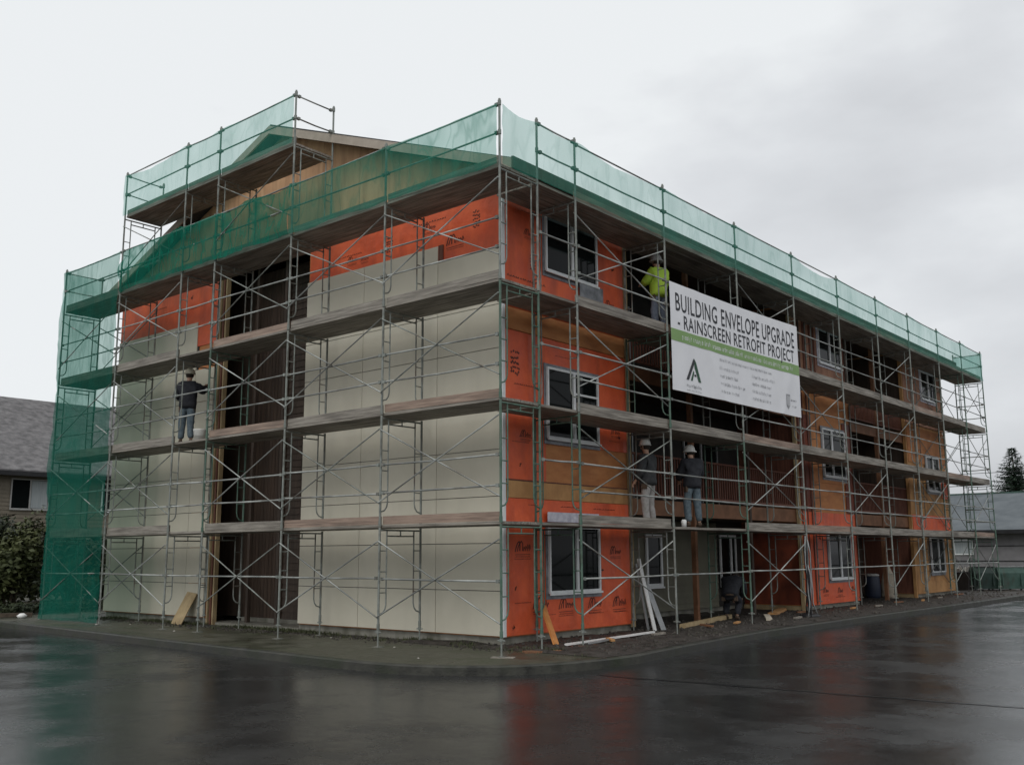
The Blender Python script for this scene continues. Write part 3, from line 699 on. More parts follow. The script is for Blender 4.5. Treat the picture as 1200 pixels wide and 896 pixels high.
# left run
for i, x in enumerate(LX):
    top = 5 if i in (2, 3, 4, 5) else 4
    for n in range(1, top+1):
        gm = 'green_steel' if (i == 0 and n < 4) or (i in (3, 6) and n in (2, 3)) or (i == 1 and n == 1 and 0) else 'steel'
        put(FR[('base' if n == 1 else 'std', gm)], 'scaffold_frame', SL, (x, 0, dk(n)-LIFT))
    put(GP, 'guard_post', SL, (x, 0, dk(top)))
    for y in (0, 1): put(JM, 'base_jack', SL, (x, y, 0))
put(GP, 'guard_post', SL, (LX[2], 1, dk(5)))
for i in (5, 6): put(GP, 'guard_post', SL, (LX[i], 1, dk(4 if i == 6 else 5)))
put(GP, 'guard_post', SL, (0, 1, dk(4)))
for n in range(1, 6):
    for i in range(6):
        if n == 5 and i not in (2, 3, 4): continue
        a, b = LX[i+1], LX[i]
        d = deck_part(SL, 'x', a, b, dk(n))
        if not (i == 3 and n in (1, 2, 3)) and n < 5:
            toe_part(d, 'x', a, b, dk(n), 'plank_red' if (i, n) in ((1, 1), (0, 1), (2, 2), (2, 3), (0, 2)) else 'plank')
        elif n == 5: toe_part(d, 'x', a, b, dk(n))
        rail_part(SL, (a, 0, dk(n)+1.09), (b, 0, dk(n)+1.09)); rail_part(SL, (a, 0, dk(n)+.60), (b, 0, dk(n)+.60))
for i in range(6):
    rail_part(SL, (LX[i+1], 0, 1.10), (LX[i], 0, 1.10))
for i in (0, 1, 2, 4, 5):
    for n in range(1, 5):
        brace_part(SL, 'x', LX[i+1], LX[i], dk(n)-LIFT, 0, m='galv' if (i+n) % 3 else 'steel')
        if i == 5: brace_part(SL, 'x', LX[i+1], LX[i], dk(n)-LIFT, 1.0, m='steel')
brace_part(SL, 'x', LX[3], LX[2], dk(4), 0, m='steel'); brace_part(SL, 'x', LX[5], LX[4], dk(4), 0, m='steel')
for (x, n) in ((LX[2], 5), (LX[5], 5), (LX[6], 4)):
    for h in (.60, 1.09): rail_part(SL, (x, 0.02, dk(n)+h), (x, .98, dk(n)+h))
for h in (.60, 1.09): rail_part(SL, (LX[6], 1, dk(4)+h), (LX[5], 1, dk(4)+h), 'steel')
# right run
for i, y in enumerate(RY):
    for n in range(1, 5):
        gm = 'green_steel' if (i in (8, 9)) or (i == 0 and n < 3) or (i == 2 and n in (1, 2)) or (i == 1 and n == 3) else 'steel'
        put(FR[('base' if n == 1 else 'std', gm)], 'scaffold_frame', SR, (0, y, dk(n)-LIFT), R(90))
    put(GP, 'guard_post', SR, (0, y, dk(4)))
    for x in (0, -1): put(JM, 'base_jack', SR, (x, y, 0))
put(GP, 'guard_post', SR, (-1, RY[-1], dk(4)))
YB = [1.03] + RY
for n in range(1, 5):
    for i in range(10):
        a, b = YB[i], YB[i+1]
        d = deck_part(SR, 'y', a, b, dk(n))
        if not (i == 0 or (n == 1 and i == 2)): toe_part(d, 'y', a, b, dk(n), 'plank_red' if (i + n) % 5 == 0 else 'plank')
        rail_part(SR, (0, a-(.0 if i else .03), dk(n)+1.09), (0, b, dk(n)+1.09))
        if not (i == 0 and n < 4): rail_part(SR, (0, a, dk(n)+.60), (0, b, dk(n)+.60))
for i in range(1, 10): rail_part(SR, (0, YB[i], 1.10), (0, YB[i+1], 1.10))
for n, lst in {1: (1, 3, 6, 8, 9), 2: (1, 3, 5, 7, 9), 3: (1, 3, 4, 6, 8, 9), 4: (1, 3, 6, 9)}.items():
    for i in lst:
        brace_part(SR, 'y', YB[i], YB[i+1], dk(n)-LIFT, 0, m='galv' if (i+n) % 3 else 'steel', single=2 if (i in (6, 8)) else 0)
for n in range(1, 5):
    for i in (8, 9): brace_part(SR, 'y', YB[i], YB[i+1], dk(n)-LIFT, 1.0, m='steel')
    for h in (.60, 1.09): rail_part(SR, (-.02, RY[-1], dk(n)+h), (-.98, RY[-1], dk(n)+h), 'steel')

# sole boards under corner jacks
for (x, y, rz, m, lb, lx) in ((0.05, -.02, .5, 'plank', 'flat grey timber sole board under the corner scaffold leg', .36), (.02, .98, .95, 'rimwood', 'reddish timber sole board under the second scaffold leg right of the corner', .62), (.02, 2.12, 1.2, 'redwood', 'dark red timber sole board under the scaffold leg below the ground-floor window', .55)):
    mb = MB().box(-lx/2, lx/2, -.09, .09, 0, .028); o = mb.build('sole_board', m); o.location = (x, y, G-.018 + (.02 if y > .5 else .0)); o.rotation_euler = (0, 0, rz); tag(o, lb, 'board')

# ------------------------------------------------------------------ debris netting
def net_sheet(name, a, b, zlo, zhi, nrm, label, m='net', posts=(), sag=.09, seg=.16, rows=9, wr=.035, group='green debris nets on the scaffold', seed=0):
    """vertical sheet between plan points a and b; top edge sags between posts"""
    a = Vector(a); b = Vector(b); Ln = (b-a).length; t = (b-a)/Ln; n = max(4, int(Ln/seg)); nr = Vector(nrm)
    mb = MB(); ps = sorted([(Vector(p)-a).dot(t) for p in posts])
    for i in range(n+1):
        s = Ln*i/n; p = a+t*s; u = 0
        for p0, p1 in zip(ps, ps[1:]):
            if p0-1e-6 <= s <= p1+1e-6 and p1 > p0:
                q = (s-p0)/(p1-p0); k = mnoise.noise((p0*3.1, seed, 1)); u = 4*q*(1-q)*(.35+1.1*abs(k)); break
        for j in range(rows+1):
            v = j/rows; z = zlo+(zhi-sag*u-.03-zlo)*v if j == rows else zlo+(zhi-.03-sag*u*v-zlo)*v
            d = wr*(mnoise.noise((s*1.1, z*.9, seed))*1.4 + .7*mnoise.noise((s*4+z*2, z*3, seed+7))) - .03
            d = min(d, .055)
            if j == 0: z += .02*mnoise.noise((s*2, 0, seed))
            mb.v.append((p.x+nr.x*d, p.y+nr.y*d, z))
    for i in range(n):
        for j in range(rows):
            k = i*(rows+1)+j; mb.f.append((k, k+rows+1, k+rows+2, k+1)); mb.mi.append(0)
    o = mb.build(name, m, smooth=True); tag(o, label, 'net', group); return at_base(o)
lp = [(x, 0) for x in LX]
net_sheet('debris_net', (0, -.035), (LX[2], -.035), dk(4)+.02, dk(4)+1.12, (0, 1), 'green mesh guard net on the gable side between the raised platform and the corner', 'net_gable', posts=lp, seed=1, wr=.05)
net_sheet('debris_net', (LX[2]-.01, -.035), (LX[5], -.035), dk(4)+.02, dk(4)+1.12, (0, 1), 'crumpled darker green net directly below the raised platform at the gable', 'net_mid', posts=lp[2:6], seed=11, wr=.10, rows=14)
net_sheet('debris_net', (LX[2], -.035), (LX[5], -.035), dk(5)+.02, dk(5)+1.12, (0, 1), 'pale green mesh net on the raised highest platform at the gable peak', posts=lp, seed=2, sag=.12)
net_sheet('debris_net', (.035, .0), (.035, RY[-1]), dk(4)+.02, dk(4)+1.12, (-1, 0), 'long green mesh guard net along the top deck above the banner', posts=[(0, 0), (0, 1)]+[(0, y) for y in RY], seed=3, sag=.17)
net_sheet('debris_net', (LX[5], -.03), (LX[6]-.04, -.03), G+.02, dk(4)+1.12, (0, 1), 'tall dense green net hung to the ground at the left end of the scaffold', 'net_dense', posts=[(x, 0) for x in LX[5:]], rows=60, seed=4, wr=.06, sag=.1)
net_sheet('debris_net', (LX[6]-.05, -.03), (LX[6]-.05, 1.03), G+.1, dk(4)+1.12, (-1, 0), 'narrow green net closing the far left end return of the scaffold', 'net', posts=[], rows=50, seed=5, wr=.09)
net_sheet('debris_net', (-.02, RY[-1]+.05), (-1.02, RY[-1]+.05), dk(4)+.0, dk(4)+1.12, (0, 1), 'short green net closing the right far end of the top deck', 'net', posts=[], rows=8, seed=6, wr=.05)

# ------------------------------------------------------------------ banner
BY0, BY1, BZ0, BZ1 = 5.27, 11.42, 4.80, 7.04
Bn = empty('banner', (.05, (BY0+BY1)/2, BZ0), 'big white project banner with black lettering and green stripe tied to the scaffold', 'banner')
def bx_(y, z):
    q = (y-BY0)/(BY1-BY0); v = (z-BZ0)/(BZ1-BZ0)
    f1 = math.exp(-((q-.16-.18*(1-v))/.035)**2) + .6*math.exp(-((q-.93+.10*(1-v)**2)/.03)**2)
    return .05 + .03*f1*(1-v*.6) + .012*mnoise.noise((y*.8, z*.8, 2)) + .006*mnoise.noise((y*3, z*2, 4))
def bz_(q, v):   # top edge rises slightly along the run
    lo = BZ0 - .03 + .04*q; hi = BZ1 + .10*q - .03*math.sin(math.pi*q); return lo+(hi-lo)*v
mb = MB(); nu, nv = 90, 34
for i in range(nu+1):
    for j in range(nv+1):
        q, v = i/nu, j/nv; y = BY0+(BY1-BY0)*q; z = bz_(q, v); mb.v.append((bx_(y, z), y, z))
for i in range(nu):
    for j in range(nv):
        k = i*(nv+1)+j; mb.f.append((k, k+nv+1, k+nv+2, k+1)); mb.mi.append(0)
mb.build('sheet', 'banner', Bn, smooth=True)
def onb(q, v, d=.004):
    y = BY0+(BY1-BY0)*q; z = bz_(q, v); return (bx_(y, z)+d, y, z)
mb = MB()
for i in range(80): mb.quad(onb(i/80, .455), onb((i+1)/80, .455), onb((i+1)/80, .565), onb(i/80, .565))
mb.build('stripe', 'stripe_green', Bn)
def split_words(me, m):
    import bmesh
    bm = bmesh.new(); bm.from_mesh(me); bm.verts.ensure_lookup_table(); seen = set(); isl = []
    for v in bm.verts:
        if v.index in seen: continue
        st = [v]; seen.add(v.index); c = []
        while st:
            a = st.pop(); c.append(a.index)
            for e in a.link_edges:
                b = e.other_vert(a)
                if b.index not in seen: seen.add(b.index); st.append(b)
        ys = [me.vertices[i].co.y for i in c]; isl.append((min(ys), max(ys), c))
    bm.free(); isl.sort(); words = []
    for a, b, c in isl:
        if words and a - words[-1][1] < .085: words[-1][1] = max(b, words[-1][1]); words[-1][2] += c
        else: words.append([a, b, list(c)])
    for a, b, c in words:
        mp = {i: k for k, i in enumerate(c)}; w_ = bpy.data.meshes.new('lettering')
        w_.from_pydata([tuple(me.vertices[i].co) for i in c], [], [tuple(mp[i] for i in f.vertices) for f in me.polygons if f.vertices[0] in mp])
        w_.materials.append(M[m]); o = bpy.data.objects.new('lettering', w_); col.objects.link(o); o.parent = Bn
def lettering(txt, q0, q1, v0, v1, m, d=.005, bold=.0, cond=None):
    cu = bpy.data.curves.new('lettering', 'FONT'); cu.body = txt; cu.size = 1; cu.resolution_u = 3; cu.offset = bold; cu.space_character = 1.08
    o = bpy.data.objects.new('tmp', cu); col.objects.link(o); bpy.context.view_layer.update()
    me = bpy.data.meshes.new_from_object(o.evaluated_get(bpy.context.evaluated_depsgraph_get())); bpy.data.objects.remove(o)
    import bmesh
    bm = bmesh.new(); bm.from_mesh(me)
    bmesh.ops.subdivide_edges(bm, edges=[e for e in bm.edges if e.calc_length() > .12], cuts=2)
    bmesh.ops.triangulate(bm, faces=bm.faces); bm.to_mesh(me); bm.free()
    xs = [v.co.x for v in me.vertices]; x0, x1 = min(xs), max(xs); ch = .72
    off = parent_loc(Bn)
    for v in me.vertices:
        q = q0+(q1-q0)*(v.co.x-x0)/(x1-x0); vv = v0+(v1-v0)*v.co.y/ch
        p = onb(q, vv, d); v.co = (p[0]-off.x, p[1]-off.y, p[2]-off.z)
    return split_words(me, m)
lettering('BUILDING ENVELOPE UPGRADE', .035, .965, .745, .918, 'bannerink', bold=.008)
lettering('- RAINSCREEN RETROFIT PROJECT', .045, .955, .585, .718, 'bannerink', bold=.008)
def small_print(q0, q1, v, h, m, name='print_pattern', dens=1.0):
    mb = MB(); q = q0
    while q < q1:
        n = random.randint(3, 9)
        for k in range(n):
            wq = .0032*h/.03; hh = h*random.choice((.65, .65, 1.0, .8)); b = v - (h*.25 if random.random() < .12 else 0)
            s = random.choice('l-ouv')
            def Q(a, b_, c, d_): mb.quad(onb(a, b_, .0065), onb(c, b_, .0065), onb(c, d_, .0065), onb(a, d_, .0065))
            Q(q, b, q+wq*.35, v+hh)
            if s in 'ou': Q(q+wq*.35, v, q+wq, v+h*.13); Q(q+wq, v, q+wq*1.3, v+h*.6)
            if s in 'o-': Q(q+wq*.35, v+h*.5, q+wq, v+h*.64)
            q += wq*1.9
            if q > q1: break
        q += .0032*h/.03*1.5
    return mb.build(name, m, Bn)
small_print(.07, .935, .488, .048, 'banner')
small_print(.33, .74, .385, .03, 'bannergrey')
for k in range(4):
    small_print(.325, .325+(.15, .14, .19, .15)[k], .30-.075*k, .034, 'bannergrey'); small_print(.575, .575+(.19, .16, .16, .15)[k], .30-.075*k, .034, 'bannergrey')
small_print(.09, .19, .055, .03, 'bannerink'); small_print(.09, .19, .02, .016, 'bannergrey')
small_print(.905, .955, .155, .026, 'bannerink'); small_print(.915, .955, .09, .026, 'bannergrey')
mb = MB()   # peak-shaped emblem: dark left stroke, green right stroke, pale inner slit
mb.poly([onb(.088, .12, .0065), onb(.105, .12, .0065), onb(.150, .30, .0065), onb(.142, .335, .0065)], 0)
mb.poly([onb(.146, .335, .0065), onb(.158, .30, .0065), onb(.190, .12, .0065), onb(.172, .12, .0065), onb(.146, .25, .0065)], 1)
mb.poly([onb(.118, .12, .0065), onb(.130, .12, .0065), onb(.143, .20, .0065), onb(.138, .22, .0065)], 1)
mb.poly([onb(.143, .165, .0065), onb(.158, .165, .0065), onb(.154, .185, .0065), onb(.143, .185, .0065)], 0)
mb.build('emblem', ['bannerink', 'logogreen'], Bn)
mb = MB()
mb.poly([onb(.860, .22, .0065), onb(.895, .22, .0065), onb(.895, .10, .0065), onb(.878, .06, .0065), onb(.860, .10, .0065)])
mb.build('crest', 'bannergrey', Bn)
mb = MB()
for qq in (.868, .878, .888): mb.quad(onb(qq-.002, .10, .009), onb(qq+.002, .10, .009), onb(qq+.002, .20, .009), onb(qq-.002, .20, .009))
mb.build('crest', 'banner', Bn)

# ------------------------------------------------------------------ people
def skin_obj(name, verts, edges, radii, m, parent, levels=2, root=0):
    off = Vector((0, 0, 0))
    me = bpy.data.meshes.new(name); me.from_pydata(verts, edges, []); me.materials.append(M[m])
    o = bpy.data.objects.new(name, me); col.objects.link(o)
    if parent: o.parent = parent
    md = o.modifiers.new('skin', 'SKIN'); sv = me.skin_vertices
    if not sv:
        pass
    for i, r in enumerate(radii):
        me.skin_vertices[0].data[i].radius = r if isinstance(r, tuple) else (r, r)
        me.skin_vertices[0].data[i].use_root = (i == root)
    md.use_smooth_shade = True
    sd = o.modifiers.new('sub', 'SUBSURF'); sd.levels = levels; sd.render_levels = levels
    dg = bpy.context.evaluated_depsgraph_get(); dg.update()
    ev = bpy.data.meshes.new_from_object(o.evaluated_get(dg)); ev.name = name
    o.modifiers.clear(); o.data = ev
    if name in ('jacket', 'trousers'):     # cloth creases
        for v in ev.vertices:
            c = v.co; k = 1.0 if name == 'jacket' else .7
            v.co = c + v.normal*k*(.022*mnoise.noise(Vector((c.x*9, c.y*9, c.z*5))) + .014*mnoise.noise(Vector((c.x*22, c.y*22, c.z*14+3))))
    return o
def ensure_skin(me):
    pass
def person(loc, rz, label, pose, jacket='jacket', trousers='jeans', hat='hat', sleeves=True, vest=None, boots='boot', scale=1.0, brim=False):
    P = empty('person', loc, label, 'person', 'workers on the scaffold'); P.rotation_euler = (0, 0, rz); P.scale = (scale*.97,)*3
    J = dict(pel=(0, 0, .95), sp=(0, .01, 1.14), ch=(0, .0, 1.34), nk=(0, .015, 1.49), hb=(0, .03, 1.56), hd=(0, .035, 1.665),
             sl=(-.19, 0, 1.42), sr=(.19, 0, 1.42), el=(-.25, .06, 1.16), er=(.25, .06, 1.16), wl=(-.2, .26, 1.06), wr=(.2, .26, 1.06),
             hl=(-.095, 0, .90), hr=(.095, 0, .90), kl=(-.115, .03, .50), kr=(.115, .02, .50), al=(-.125, -.01, .09), ar=(.13, -.03, .09), tl=(-.14, .14, .035), tr=(.15, .12, .035))
    J.update(pose)
    V = {k: Vector(v) for k, v in J.items()}
    # body: one continuous surface
    names = ['pel', 'sp', 'ch', 'nk', 'hb', 'hd', 'sl', 'el', 'wl', 'sr', 'er', 'wr', 'hl', 'kl', 'al', 'tl', 'hr', 'kr', 'ar', 'tr']
    vs = [V[n] for n in names]; rad = [.10, .085, .11, .055, .062, .082, .055, .042, .028, .055, .042, .028, .082, .055, .038, .03, .082, .055, .038, .03]
    ed = [(0, 1), (1, 2), (2, 3), (3, 4), (4, 5), (2, 6), (6, 7), (7, 8), (2, 9), (9, 10), (10, 11), (0, 12), (12, 13), (13, 14), (14, 15), (0, 16), (16, 17), (17, 18), (18, 19)]
    # skull top, chin and nose
    hd = V['hd']; fdir = Vector(J.get('face', (0, 1, 0))).normalized()
    def add(v, r, p): vs.append(v); rad.append(r); ed.append((p, len(vs)-1)); return len(vs)-1
    add(hd+Vector((0, 0, .055))-fdir*.01, .078, 5)
    # palms + fingers rooted inside the palm
    for wname, ename, wi, side in (('wl', 'el', 8, -1), ('wr', 'er', 11, 1)):
        d = (V[wname]-V[ename]).normalized(); up = Vector((0, 0, 1)) if abs(d.z) < .8 else Vector((0, 1, 0)); lat = d.cross(up).normalized(); dn = lat.cross(d).normalized()
        pm = add(V[wname]+d*.055, .034, wi)
        for k, ln in enumerate((.062, .072, .068, .052)):
            base = V[wname]+d*.075+lat*(k-1.5)*.020
            f1 = add(base+d*.022, .0095, pm); f2 = add(base+d*(.022+ln*.5)+dn*.012*-1, .009, f1); add(base+d*(.018+ln*.75)-dn*.035, .008, f2)
        t1 = add(V[wname]+d*.04+lat*side*-.036, .011, pm); add(V[wname]+d*.075+lat*side*-.05-dn*.018, .0095, t1)
    body = skin_obj('body', [tuple(v) for v in vs], ed, rad, 'skin', P, 1)
    # face
    right = fdir.cross(Vector((0, 0, 1))).normalized()
    fm = MB()
    c = hd + Vector((0, 0, .01))
    fm.prism([(-.012, -.035), (.012, -.035), (.004, .015), (-.004, .015)], 'y', 0, .022)
    fm.v = [tuple(c+fdir*(.078+y)+right*x+Vector((0, 0, z))) for x, y, z in fm.v]
    for s in (-1, 1):
        e0 = c + right*s*.083; fm.bar(e0+Vector((0, 0, -.03)), e0+Vector((0, 0, .025)), .014, .03)
    o = MB(); o.v, o.f, o.mi = fm.v, fm.f, fm.mi; o2 = build_local(o, 'face', 'skin', P)
    ey = MB()
    for s in (-1, 1):
        q = c+right*s*.03+fdir*.078+Vector((0, 0, .012)); ey.bar(q-right*.011, q+right*.011, .012, .008)
    q = c+fdir*.078+Vector((0, 0, -.052)); ey.bar(q-right*.022, q+right*.022, .012, .006)
    build_local(ey, 'eyes_and_mouth', 'hair', P)
    hm = MB(); hm.lathe([(.05, -.06), (.088, -.03), (.094, .03), (.08, .07)], (0, 0, 0), 12); hm.v = [tuple(c-fdir*.02+Vector(v)) for v in hm.v]; build_local(hm, 'hair', 'hair', P, True)
    # jacket with sleeves
    jv = [V['pel']+(V['pel']-V['sp']).normalized()*.12, V['pel'], V['sp'], V['ch'], V['ch']*.25+V['nk']*.75, V['sl'], V['el'], V['wl']-(V['wl']-V['el']).normalized()*.03, V['sr'], V['er'], V['wr']-(V['wr']-V['er']).normalized()*.03]
    jr = [(.235, .20), (.225, .19), (.21, .18), (.22, .175), .10, .12, .10, .066, .12, .10, .066]
    skin_obj('jacket', [tuple(v) for v in jv], [(0, 1), (1, 2), (2, 3), (3, 4), (3, 5), (5, 6), (6, 7), (3, 8), (8, 9), (9, 10)], jr, jacket, P, 2)
    if vest:
        skin_obj('vest', [tuple(V['pel']*.3+V['sp']*.7), tuple(V['sp']*.4+V['ch']*.6), tuple(V['ch']+Vector((0, 0, .03))), tuple(V['ch']*.35+V['nk']*.65)], [(0, 1), (1, 2), (2, 3)], [(.165, .14), (.17, .145), (.185, .15), (.1, .09)], vest, P, 2)
    tv = [V['pel']*.45+V['sp']*.55, V['pel'], V['hl'], V['kl'], V['al']+Vector((0, 0, .03)), V['hr'], V['kr'], V['ar']+Vector((0, 0, .03))]
    skin_obj('trousers', [tuple(v) for v in tv], [(0, 1), (1, 2), (2, 3), (3, 4), (1, 5), (5, 6), (6, 7)], [.13, .14, .115, .088, .075, .115, .088, .075], trousers, P, 2)
    bl = MB(); bl.lathe([(.165, -.03), (.172, 0), (.165, .035)], (0, 0, 0), 14, sy=.85); q0 = V['pel']+(V['pel']-V['sp']).normalized()*.01
    for sx in (-.15, .14): bl.box(sx-.04, sx+.04, -.06, .06, -.16, -.02)
    bl.v = [tuple(q0+Vector(v)) for v in bl.v]; build_local(bl, 'tool_belt', 'boot', P)
    for a, t in (('al', 'tl'), ('ar', 'tr')):
        A, T = V[a], V[t]; skin_obj('boot', [tuple(A+Vector((0, 0, .05))), (A.x, A.y-.02, A.z-.035), tuple((A+T)/2+Vector((0, 0, -.01))), tuple(T)], [(0, 1), (1, 2), (2, 3)], [.055, .052, .05, .042], boots, P, 1)
    if hat:
        h = MB(); prof = [(.132, 0), (.134, .01), (.118, .018), (.116, .06), (.10, .105), (.066, .135), (.02, .147)]
        if brim: prof = [(.158, -.02), (.16, -.01), (.124, .02), (.116, .06), (.10, .105), (.066, .135), (.02, .147)]
        h.lathe(prof, (0, 0, 0), 20); top = hd+Vector((0, 0, .045))-fdir*.005
        h.bar((0, -.10, .09), (0, .10, .09), .02, .09)
        tilt = Matrix.Rotation(J.get('hattilt', .0), 3, right)
        h.v = [tuple(top+tilt @ Vector(v)) for v in h.v]; build_local(h, 'hard_hat', hat, P, True)
    return P
def build_local(mb, name, m, parent, smooth=False):
    o = mb.build(name, m, None, smooth); o.parent = parent; return o
# ---- fix skin layer creation (skin_vertices appears with the modifier)
_D2 = dk(2)+.05; _D1 = dk(1)+.05; _D3 = dk(3)+.05
person((-9.98, .50, _D2), R(38), 'worker in black jacket and jeans on the gable scaffold facing the beige panels', dict(sl=(-.19, .02, 1.41), sr=(.19, .02, 1.41), el=(-.33, .12, 1.20), er=(.33, .16, 1.30), wl=(-.25, .33, 1.10), wr=(.30, .36, 1.46), hd=(0, .06, 1.66), kl=(-.12, .02, .5), kr=(.10, -.04, .5), ar=(.16, -.12, .09), tr=(.17, .03, .035)), 'jacket', 'jeans', 'hat_cream')
person((-.42, 5.62, _D3), R(75), 'worker in yellow-green high-visibility top, slate trousers and grey hat beside the banner', dict(el=(-.24, .14, 1.2), wl=(-.15, .36, 1.22), er=(.25, .1, 1.16), wr=(.2, .32, 1.18), hd=(0, .05, 1.66)), 'hivis', 'slate', 'hat_grey', brim=True)
person((-.62, 5.30, _D1), R(95), 'worker in charcoal hoodie and pale grey trousers on the lowest deck, left of two', dict(er=(.28, .12, 1.2), wr=(.26, .38, 1.3), el=(-.24, .02, 1.15), wl=(-.22, .18, .95), hd=(0, .05, 1.66)), 'jacket2', 'greypants', 'hat')
person((-.45, 6.78, _D1), R(60), 'worker in black jacket, blue jeans and white hard hat, right of two on lowest deck', dict(sp=(0, .0, 1.13), el=(-.24, .12, 1.16), wl=(-.13, .34, 1.06), er=(.24, .1, 1.15), wr=(.14, .34, 1.04), hd=(0, .07, 1.64), kl=(-.12, .05, .5), kr=(.1, -.02, .5)), 'jacket', 'jeans', 'hat', brim=True)
pc = person((-.95, 9.25, G+.03), R(15), 'worker in dark clothes bent over on the ground below the banner', dict(pel=(0, -.12, .62), sp=(0, .02, .80), ch=(0, .22, .93), nk=(0, .36, .98), hb=(0, .42, 1.0), hd=(0, .50, .99), face=(0, .8, -.6),
    sl=(-.19, .26, .92), sr=(.19, .26, .92), el=(-.22, .40, .68), er=(.22, .40, .68), wl=(-.12, .55, .50), wr=(.12, .58, .50), hl=(-.1, -.10, .58), hr=(.1, -.10, .58), kl=(-.16, .22, .42), kr=(.16, .14, .40), al=(-.14, .0, .09), ar=(.14, -.12, .09), tl=(-.15, .16, .035), tr=(.15, .04, .035)), 'jacket', 'jacket', None)
pc['group'] = 'workers on the ground'

# ------------------------------------------------------------------ site clutter
def thing_bar(name, a, b, w_, h_, m, label, cat, group=None, up=(0, 0, 1)):
    o = MB().bar(a, b, w_, h_, up=up).build(name, m); return at_base(tag(o, label, cat, group))
thing_bar('plywood_offcut', (-10.75, .95, G+.0), (-10.68, 1.30, .66), .42, .018, 'stud', 'tan plywood offcut leaning on the beige wall near the left doorway', 'plywood', up=(0, -1, .3))
thing_bar('timber_board', (-.42, 1.93, G+.01), (-1.0, 2.28, .62), .14, .038, 'orangewood', 'wet orange timber board leaning under the ground-floor window', 'board', up=(1, 0, .3))
thing_bar('timber_board', (-.52, 2.05, G+.01), (-1.0, 2.36, .52), .05, .05, 'orangewood', 'short orange stick leaning beside the wet orange timber board', 'board')
o = MB(); o.bar((-.10, 1.78, G+.06), (-.25, 4.75, G+.075), .07, .03); o = o.build('trim_strip', 'white'); at_base(tag(o, 'long white trim strip lying on the ground below the orange wall', 'trim strip'))
thing_bar('trim_strip', (.03, 2.25, G+.055), (-.05, 3.1, G+.07), .045, .03, 'greysheet', 'short grey metal strip lying beside the long white trim strip', 'trim strip')
g_ = None
thing_bar('trim_board', (-.72, 5.56, G+.01), (-1.03, 5.50, 1.40), .11, .02, 'white', 'white trim board leaning steeply at the end of the orange wall', 'board', up=(1, 0, .2))
thing_bar('trim_board', (-.82, 5.48, G+.01), (-1.04, 5.42, 1.30), .07, .02, 'greysheet', 'narrow grey trim board leaning just behind the steep white one', 'board', up=(1, 0, .2))
thing_bar('metal_sheet', (-.66, 5.80, G+.01), (-.98, 5.72, .86), .18, .006, 'greysheet', 'dull grey metal sheet leaning right of the white trim boards', 'metal sheet', up=(1, 0, .2))
thing_bar('lumber_beam', (-.62, 6.45, G+.06), (-1.20, 9.6, G+.09), .12, .09, 'stud', 'long pale lumber beam lying below the olive siding', 'beam')
thing_bar('lumber_beam', (-.2, 9.6, G+.05), (-.9, 10.9, G+.06), .14, .05, 'sack', 'short muddy plank lying near the bent-over worker', 'beam')
thing_bar('lumber_beam', (-.9, 11.2, G+.06), (-1.6, 13.3, G+.07), .2, .07, 'osb', 'broad pale board lying at the foot of the dark red return wall', 'beam')
for k in range(12):
    y = (2.9, 4.4, 6.9, 8.0, 10.2, 12.4, 14.8, 16.4, 18.8, 20.2, 22.4, 25.2)[k]; x = random.uniform(-.9, .35) if y > 5.4 else random.uniform(-.6, .3); a = random.uniform(0, 3.1); l_ = random.uniform(.2, .55)
    thing_bar('timber_offcut', (x, y, G+.06), (x+l_*math.cos(a)*.6, y+l_*math.sin(a), G+.075), .08, .035, ('osb', 'plank', 'rimwood')[k % 3], 'short timber offcut lying in the dark rubble along the right wall', 'offcut', 'timber offcuts in the rubble')
# wrapped hose bundle hanging on the scaffold post right of the banner
Hb = empty('hose_bundle', (-.02, 11.36, G), 'black hoses and pale strapping hanging down one scaffold post beside the orange block', 'hose bundle')
for k in range(9):
    x0, y0 = .0+random.uniform(-.09, .09), 11.36+random.uniform(-.14, .14); t0 = random.uniform(1.2, 2.0)
    pts = [(x0*.4, 11.36+(y0-11.36)*.4, t0)] + [(x0+random.uniform(-.03, .03), y0+random.uniform(-.03, .03), t0*(1-q/6)) for q in range(1, 6)] + [(x0*1.9, 11.36+(y0-11.36)*2.2, G+.03)]
    MB().tube(pts, .016, 6).build('hose' if k % 3 else 'strap', 'black' if k % 3 else 'greysheet', Hb, True)
MB().lathe([(.24, 0), (.26, .05), (.16, .09), (.1, .1)], (0, 11.38, G+.01), 14).build('hose_coil', 'black', Hb, True)
# barrel, sack and bucket by recess two
bar_ = empty('barrel', (-2.25, 21.6, G), 'shaded blue plastic barrel with pale lid in the dark ground-floor recess', 'barrel')
MB().lathe([(.22, 0), (.26, .1), (.26, .4), (.24, .72), (.23, .74)], (-2.25, 21.6, G+.01), 18).build('body', 'blueplastic', bar_, True); MB().lathe([(.24, 0), (.24, .05), (.17, .08)], (-2.25, 21.6, G+.755), 18).build('lid', 'hat_grey', bar_, True)
o = MB().lathe([(.26, 0), (.30, .12), (.27, .5), (.18, .85), (.09, 1.02), (.11, 1.1)], (-1.85, 22.0, G+.01), 12, sx=.9, sy=.8).build('sack', 'sack', None, True); at_base(tag(o, 'tall pale sack tied at the top standing beside the blue barrel', 'sack'))
o = MB().lathe([(.20, 0), (.25, .55), (.29, .58), (.29, .64), (.22, .64), (.21, .5), (.0, .5)], (-1.5, 23.6-.35, G+.01), 16).build('bucket', 'beigeplastic', None, True); at_base(tag(o, 'beige plastic bucket in front of the far plywood block', 'bucket'))
o = MB().lathe([(.05, 0), (.055, .14), (.03, .16)], (-.30, 6.12, _D1), 12).build('paint_can', 'white', None, True); at_base(tag(o, 'small white can standing on the lowest deck between the two workers', 'can'))
